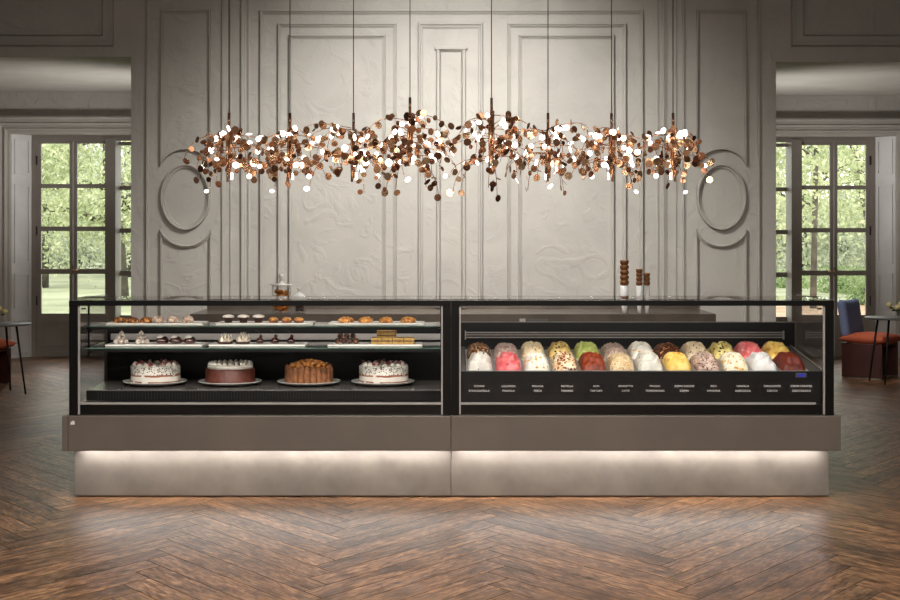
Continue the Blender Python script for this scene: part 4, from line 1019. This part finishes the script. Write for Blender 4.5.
# ------------------------------------------------------------------ chairs, tables, flowers in the far rooms
def pillow(b, hx, hy, hz, c, n=18, p=2.6):
    vs = []; 
    for sgn in (1, -1):
        for j in range(n + 1):
            for i in range(n + 1):
                u, v = -1 + 2 * i / n, -1 + 2 * j / n
                k = (max(0, 1 - abs(u) ** p) * max(0, 1 - abs(v) ** p)) ** 0.42
                pin = 1 - 0.06 * (1 - abs(v) ** 2) * abs(u) ** 4; pin2 = 1 - 0.06 * (1 - abs(u) ** 2) * abs(v) ** 4
                vs.append((c[0] + u * hx * pin, c[1] + v * hy * pin2, c[2] + sgn * hz * k))
    m = (n + 1) ** 2; fs = []
    for s_ in (0, 1):
        for j in range(n):
            for i in range(n):
                q = s_ * m + j * (n + 1) + i; f = (q, q + 1, q + n + 2, q + n + 1); fs.append(f if s_ == 0 else f[::-1])
    b.add(vs, fs, True)
def make_chair():
    t = thing('lounge_chair', '', 'chair')     # faces local +X
    for sy in (-1, 1):
        b = MB(); b.box(-0.24, 0.24, sy * 0.235 - 0.02, sy * 0.235 + 0.02, 0.012, 0.40, bevel=0.006); b.build('side_panel', M['maroon'], t)
        b = MB(); b.box(-0.23, 0.23, sy * 0.235 - 0.015, sy * 0.235 + 0.015, 0.0, 0.013); b.build('glide', M['steel'], t)
    MB().box(-0.24, -0.215, -0.214, 0.214, 0.05, 0.40).build('back_panel', M['maroon'], t)
    MB().box(-0.215, 0.23, -0.214, 0.214, 0.37, 0.40).build('seat_board', M['maroon'], t)
    b = MB(); pillow(b, 0.29, 0.29, 0.072, (0.02, 0, 0.448)); b.build('seat_cushion', M['orange'], t)
    b = MB(); hh = 0.225
    pillow(b, hh, 0.255, 0.055, (0, 0, 0), p=9)
    mt = Matrix.Translation((-0.235, 0, 0.675)) @ Matrix.Rotation(R(-99), 4, 'Y'); b.v = [mt @ v for v in b.v]
    b.build('back_cushion', M['blue'], t)
    return t
ch = make_chair(); Yc = 17.35
ch.location = (PX(870, Yc), Yc, 0); ch.rotation_euler = (0, 0, R(-37)); tag(ch, 'armless chair with blue back cushion and rust orange seat by the right window', 'chair', 'chairs by the windows')
c2 = copy_tree(ch); Yc = 16.45
c2.location = (PX(-22, Yc), Yc, 0); c2.rotation_euler = (0, 0, R(-32)); tag(c2, 'chair with rust orange seat behind the small table at the left edge', 'chair', 'chairs by the windows')
def make_table():
    t = thing('side_table', '', 'table')
    MB().lathe([(0, 0.712), (0.352, 0.712), (0.36, 0.718), (0.36, 0.726), (0.354, 0.731), (0, 0.731)], n=48).build('table_top', M['tabletop'], t)
    for a in (0, 90, 180, 270):
        a = R(a); MB().tube([(0.23 * math.cos(a), 0.23 * math.sin(a), 0.711), (0.332 * math.cos(a), 0.332 * math.sin(a), 0.0)], [0.013, 0.009], 10).build('leg', M['blackm'], t)
    return t
tb = make_table(); Yt = 16.69
tb.location = (4.957, Yt, 0); tb.rotation_euler.z = R(50); tag(tb, 'small round table on thin black legs in front of the blue backed chair', 'table', 'side tables by the windows')
t2 = copy_tree(tb); Yl = 15.58
t2.location = (-4.74, Yl, 0); t2.rotation_euler.z = R(-10); tag(t2, 'small round table on thin black legs cut off by the left edge', 'table', 'side tables by the windows')
def make_vase():
    t = thing('flower_vase', '', 'vase')
    MB().lathe([(0, 0), (0.028, 0), (0.034, 0.01), (0.036, 0.05), (0.024, 0.075), (0.03, 0.085), (0.026, 0.085), (0.02, 0.075), (0.031, 0.05), (0.029, 0.012), (0, 0.006)], n=24).build('vase_body', M['glass'], t)
    for (x, y, z, s_) in ((-0.105, -0.02, 0.14, 0.032), (-0.055, 0.03, 0.10, 0.024), (-0.01, -0.03, 0.115, 0.034), (0.04, 0.02, 0.15, 0.032), (0.10, -0.01, 0.12, 0.03), (-0.075, 0.0, 0.09, 0.018)):
        st = MB().tube([(0, 0, 0.012), (x * 0.2, y * 0.2, 0.07), (x * 0.7, y * 0.7, z * 0.8), (x, y, z - s_ * .6)], 0.003, 6).build('stem', M['stem'], t)
        b = MB(); b.blob((x, y, z), s_, s_, s_ * .85, 14, 10, .35, x * 50, freq=4); b.build('bloom', M['bloom'], st)
        b = MB(); b.blob((x * .8, y * .8, z - s_ * 1.05), s_ * .7, s_ * .5, s_ * .3, 8, 6, .2, 1); b.build('leaf', M['stem'], st)
    return t
v = make_vase(); v.location = (PX(897, Yt), Yt - .05, 0.7315); tag(v, 'small glass vase of cream flowers on the right hand round table', 'vase', 'vases of cream flowers')
v2 = copy_tree(v); v2.location = (PX(-5, Yl), Yl, 0.7315); v2.rotation_euler.z = 0.2; tag(v2, 'cream flowers in a vase on the table at the left edge', 'vase', 'vases of cream flowers')

# ------------------------------------------------------------------ garden outside
struct(MB().box(-60, 60, 20.62, 140, -0.5, -0.3).build('ground', M['grass']))
def tree(name, label, px, Y, h, rx, rz, zc, nleaf, lm, seed, lean=0.0, tr=0.16, leaf=0.16, branches=7):
    q = random.Random(seed); x = PX(px, Y)
    root = thing(name, label, 'tree', (x, Y, -0.3), 'trees in the garden')
    tk = [(x + lean * t * h, Y, -0.3 + h * t) for t in (0, .25, .5, .75, 1)]
    to = MB().tube(tk, [tr * 1.2, tr, tr * .85, tr * .6, tr * .3], 10).build('trunk', M['bark'], root)
    for k in range(branches):
        t = q.uniform(.3, .95); a = q.uniform(0, 6.28); p0 = Vector((x + lean * t * h, Y, -0.3 + h * t)); L_ = rx * q.uniform(.5, .9)
        d = Vector((math.cos(a), math.sin(a) * .6, q.uniform(-.05, .5)))
        MB().tube([p0, p0 + d * L_ * .4 + Vector((0, 0, .1)), p0 + d * L_ * .75, p0 + d * L_ + Vector((0, 0, -.2))], [tr * .45, tr * .35, tr * .22, tr * .08], 7).build('branch', M['bark'], to)
    b = MB(); cl = []
    for k in range(90):
        while True:
            p = Vector((q.uniform(-1, 1), q.uniform(-1, 1), q.uniform(-1, 1)))
            if p.length < 1: break
        cl.append(Vector((x + lean * h * .6 + p.x * rx, Y + p.y * rx * .7, zc + p.z * rz)))
    vs, fs = [], []
    for k in range(nleaf):
        c = q.choice(cl) + Vector((q.gauss(0, .55), q.gauss(0, .55), q.gauss(0, .34)))
        n_ = Vector((q.gauss(0, 1), q.gauss(0, 1) - .6, q.gauss(0, 1) + .4)).normalized(); u = n_.orthogonal().normalized(); w = n_.cross(u); s_ = leaf * q.uniform(.6, 1.25)
        a = q.uniform(0, 6.28); u2 = u * math.cos(a) + w * math.sin(a); w2 = n_.cross(u2)
        i = len(vs); vs += [c - u2 * s_ * .5, c + w2 * s_ * .28 + n_ * s_ * .06, c + u2 * s_ * .5, c - w2 * s_ * .28 + n_ * s_ * .06]; fs.append((i, i + 1, i + 2, i + 3))
    b.add(vs, fs).build('foliage', M[lm], root, weld=False)
tree('oak_tree', 'broad leafy tree with a thick branch seen through the left window panes', 118, 40, 7.0, 4.2, 2.9, 3.5, 13000, 'leaf_a', 1, -.05, .26)
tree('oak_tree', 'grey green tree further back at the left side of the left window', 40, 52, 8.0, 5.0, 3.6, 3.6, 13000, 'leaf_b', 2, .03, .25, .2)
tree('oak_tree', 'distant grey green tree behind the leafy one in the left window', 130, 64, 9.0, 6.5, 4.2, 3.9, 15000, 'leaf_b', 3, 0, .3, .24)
tree('slender_tree', 'slender upright tree with a thin dark trunk in the right window', 813, 38, 7.5, 3.4, 2.9, 4.3, 9000, 'leaf_a', 4, .02, .075)
tree('leaning_tree', 'leaning tree with dark diagonal trunk at the right of the right window', 886, 47, 8.0, 3.8, 3.0, 4.6, 9000, 'leaf_a', 5, -.22, .17)
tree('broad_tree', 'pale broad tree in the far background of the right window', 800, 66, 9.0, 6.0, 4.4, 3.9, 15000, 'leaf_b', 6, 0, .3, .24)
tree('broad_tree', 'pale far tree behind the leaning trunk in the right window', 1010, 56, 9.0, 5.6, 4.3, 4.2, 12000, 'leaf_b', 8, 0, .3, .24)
def hedge(px0, px1, Y, h, seed, label):
    q = random.Random(seed); xa, xb = PX(px0, Y), PX(px1, Y)
    root = thing('garden_hedge', label, 'hedge', ((xa + xb) / 2, Y, -0.3))
    vs, fs = [], []
    for k in range(16000):
        x = q.uniform(xa, xb); c = Vector((x, Y + q.uniform(-1, 1), -0.3 + h * (1 + .18 * noise.noise(Vector((x * .5, seed, 0)))) * q.random() ** .8))
        n_ = Vector((q.gauss(0, 1), q.gauss(0, 1) - .8, q.gauss(0, 1) + .4)).normalized(); u = n_.orthogonal().normalized(); w_ = n_.cross(u); s_ = .22 * q.uniform(.7, 1.3)
        i = len(vs); vs += [c - u * s_ * .5, c + w_ * s_ * .35, c + u * s_ * .5, c - w_ * s_ * .35]; fs.append((i, i + 1, i + 2, i + 3))
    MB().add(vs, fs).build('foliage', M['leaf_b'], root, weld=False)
    for k in range(6):
        x = xa + (xb - xa) * (k + .5) / 6; MB().tube([(x, Y, -.3), (x + .1, Y, -.3 + h * .8)], [.07, .03], 6).build('stem', M['bark'], root)
hedge(0, 190, 78, 3.6, 21, 'pale hedge along the far end of the lawn in the left window')
hedge(730, 920, 80, 3.6, 22, 'pale hedge along the far end of the lawn in the right window')
def shrub(px, Y, r_, h, seed, label):
    q = random.Random(seed); x = PX(px, Y); root = thing('garden_shrub', label, 'shrub', (x, Y, -0.3), 'shrubs in the garden')
    for k in range(5): 
        a = k * 1.26; MB().tube([(x, Y, -.3), (x + .5 * r_ * math.cos(a), Y + .4 * r_ * math.sin(a), -.3 + h * .6)], [.02, .008], 6).build('stem', M['bark'], root)
    vs, fs = [], []
    for k in range(1800):
        p = Vector((q.gauss(0, .45), q.gauss(0, .45), abs(q.gauss(0, .5)))); c = Vector((x + p.x * r_, Y + p.y * r_, -.3 + min(p.z, 1.1) * h))
        n_ = Vector((q.gauss(0, 1), q.gauss(0, 1) - .5, q.gauss(0, 1) + .5)).normalized(); u = n_.orthogonal().normalized(); w = n_.cross(u); s_ = .1
        i = len(vs); vs += [c - u * s_ * .5, c + w * s_ * .3, c + u * s_ * .5, c - w * s_ * .3]; fs.append((i, i + 1, i + 2, i + 3))
    MB().add(vs, fs).build('foliage', M['leaf_c'], root, weld=False)
shrub(842, 48, 1.0, .75, 11, 'low green shrub in the middle of the right window')
shrub(872, 40, .7, .85, 12, 'low green shrub behind the blue chair in the right window')
shrub(790, 52, .9, .5, 13, 'small shrub seen in the narrow left panes of the right window')
struct(MB().box(PX(740, 36), PX(940, 36), 31, 40, -0.31, -0.285).build('garden_path', M['earth']))

# ------------------------------------------------------------------ light
w = bpy.data.worlds.new('sky'); sc.world = w; w.use_nodes = True
nt = w.node_tree; bg = nt.nodes['Background']
sky = nt.nodes.new('ShaderNodeTexSky'); sky.sky_type = 'HOSEK_WILKIE'; sky.turbidity = 6; sky.ground_albedo = 0.4; sky.sun_direction = Vector((-0.25, -0.75, 0.62)).normalized()
mx = nt.nodes.new('ShaderNodeMix'); mx.data_type = 'RGBA'; mx.inputs['Factor'].default_value = 0.75; mx.inputs['B'].default_value = (1.0, 0.99, 0.96, 1)
nt.links.new(sky.outputs[0], mx.inputs['A']); nt.links.new(mx.outputs['Result'], bg.inputs['Color']); bg.inputs['Strength'].default_value = 3.7

def light(kind, name, loc, target, energy, color=(1, 1, 1), **kw):
    l = bpy.data.lights.new(name, kind); l.energy = energy; l.color = color
    for k, v_ in kw.items(): setattr(l, k, v_)
    o = bpy.data.objects.new(name, l); COL.objects.link(o); o.location = loc
    o.rotation_euler = (Vector(target) - Vector(loc)).to_track_quat('-Z', 'Y').to_euler(); return o
light('SUN', 'sun', (0, 0, 30), Vector((0, 0, 30)) - Vector((-0.25, -0.75, 0.62)), 2.2, (1, .96, .9), angle=R(1.0))
light('SPOT', 'ceiling_spot', (0, 12.3, 4.9), (0, YW, 1.0), 2050, (1, .99, .97), spot_size=R(100), spot_blend=1.0, shadow_soft_size=0.5)
light('AREA', 'ceiling_softlight', (0, 3.4, 4.9), (0, 7.4, 0), 600, (1, .94, .88), shape='RECTANGLE', size=6.0, size_y=2.5, spread=R(120))  # unseen overhead fill, added to brighten the foreground and counter front
light('SPOT', 'far_room_downlight', (-3.1, 16.7, 3.4), (-5.1, 17.8, 0.6), 210, (1, .95, .9), spot_size=R(50), spot_blend=1.0, shadow_soft_size=0.15)  # hidden fill added to brighten the left chair
light('SPOT', 'far_room_lamp', (-2.4, 17.6, 1.5), (-6.2, 18.3, 3.6), 380, (1, .98, .97), spot_size=R(95), spot_blend=1.0, shadow_soft_size=0.3)  # unseen uplight added behind the wall to brighten the far ceiling
light('SPOT', 'far_room_downlight', (3.1, 16.7, 3.4), (5.1, 17.8, 0.6), 210, (1, .95, .9), spot_size=R(50), spot_blend=1.0, shadow_soft_size=0.15)  # the same added fill for the right chair, out of view
light('SPOT', 'far_room_lamp', (2.4, 17.6, 1.5), (6.2, 18.3, 3.6), 380, (1, .98, .97), spot_size=R(95), spot_blend=1.0, shadow_soft_size=0.3)  # matching added uplight for the right side, out of view

# ------------------------------------------------------------------ camera
cam = bpy.data.cameras.new('camera'); co = bpy.data.objects.new('camera', cam); COL.objects.link(co)
co.location = (0, 0, CZ); co.rotation_euler = (R(90), 0, 0)
cam.sensor_width = 36; cam.sensor_fit = 'HORIZONTAL'; cam.lens = 36 * F / 900
cam.shift_x = (450 - CX) / 900; cam.shift_y = (HY - 300) / 900
cam.clip_start = 0.05; cam.clip_end = 400
sc.camera = co
sc.view_settings.view_transform = 'Standard'; sc.view_settings.look = 'None'; sc.view_settings.gamma = 1; sc.view_settings.use_curve_mapping = False
sc.view_settings.exposure = 0.2
cy = sc.cycles
cy.max_bounces = 10; cy.transparent_max_bounces = 24; cy.caustics_reflective = False; cy.caustics_refractive = False; cy.sample_clamp_indirect = 6.0
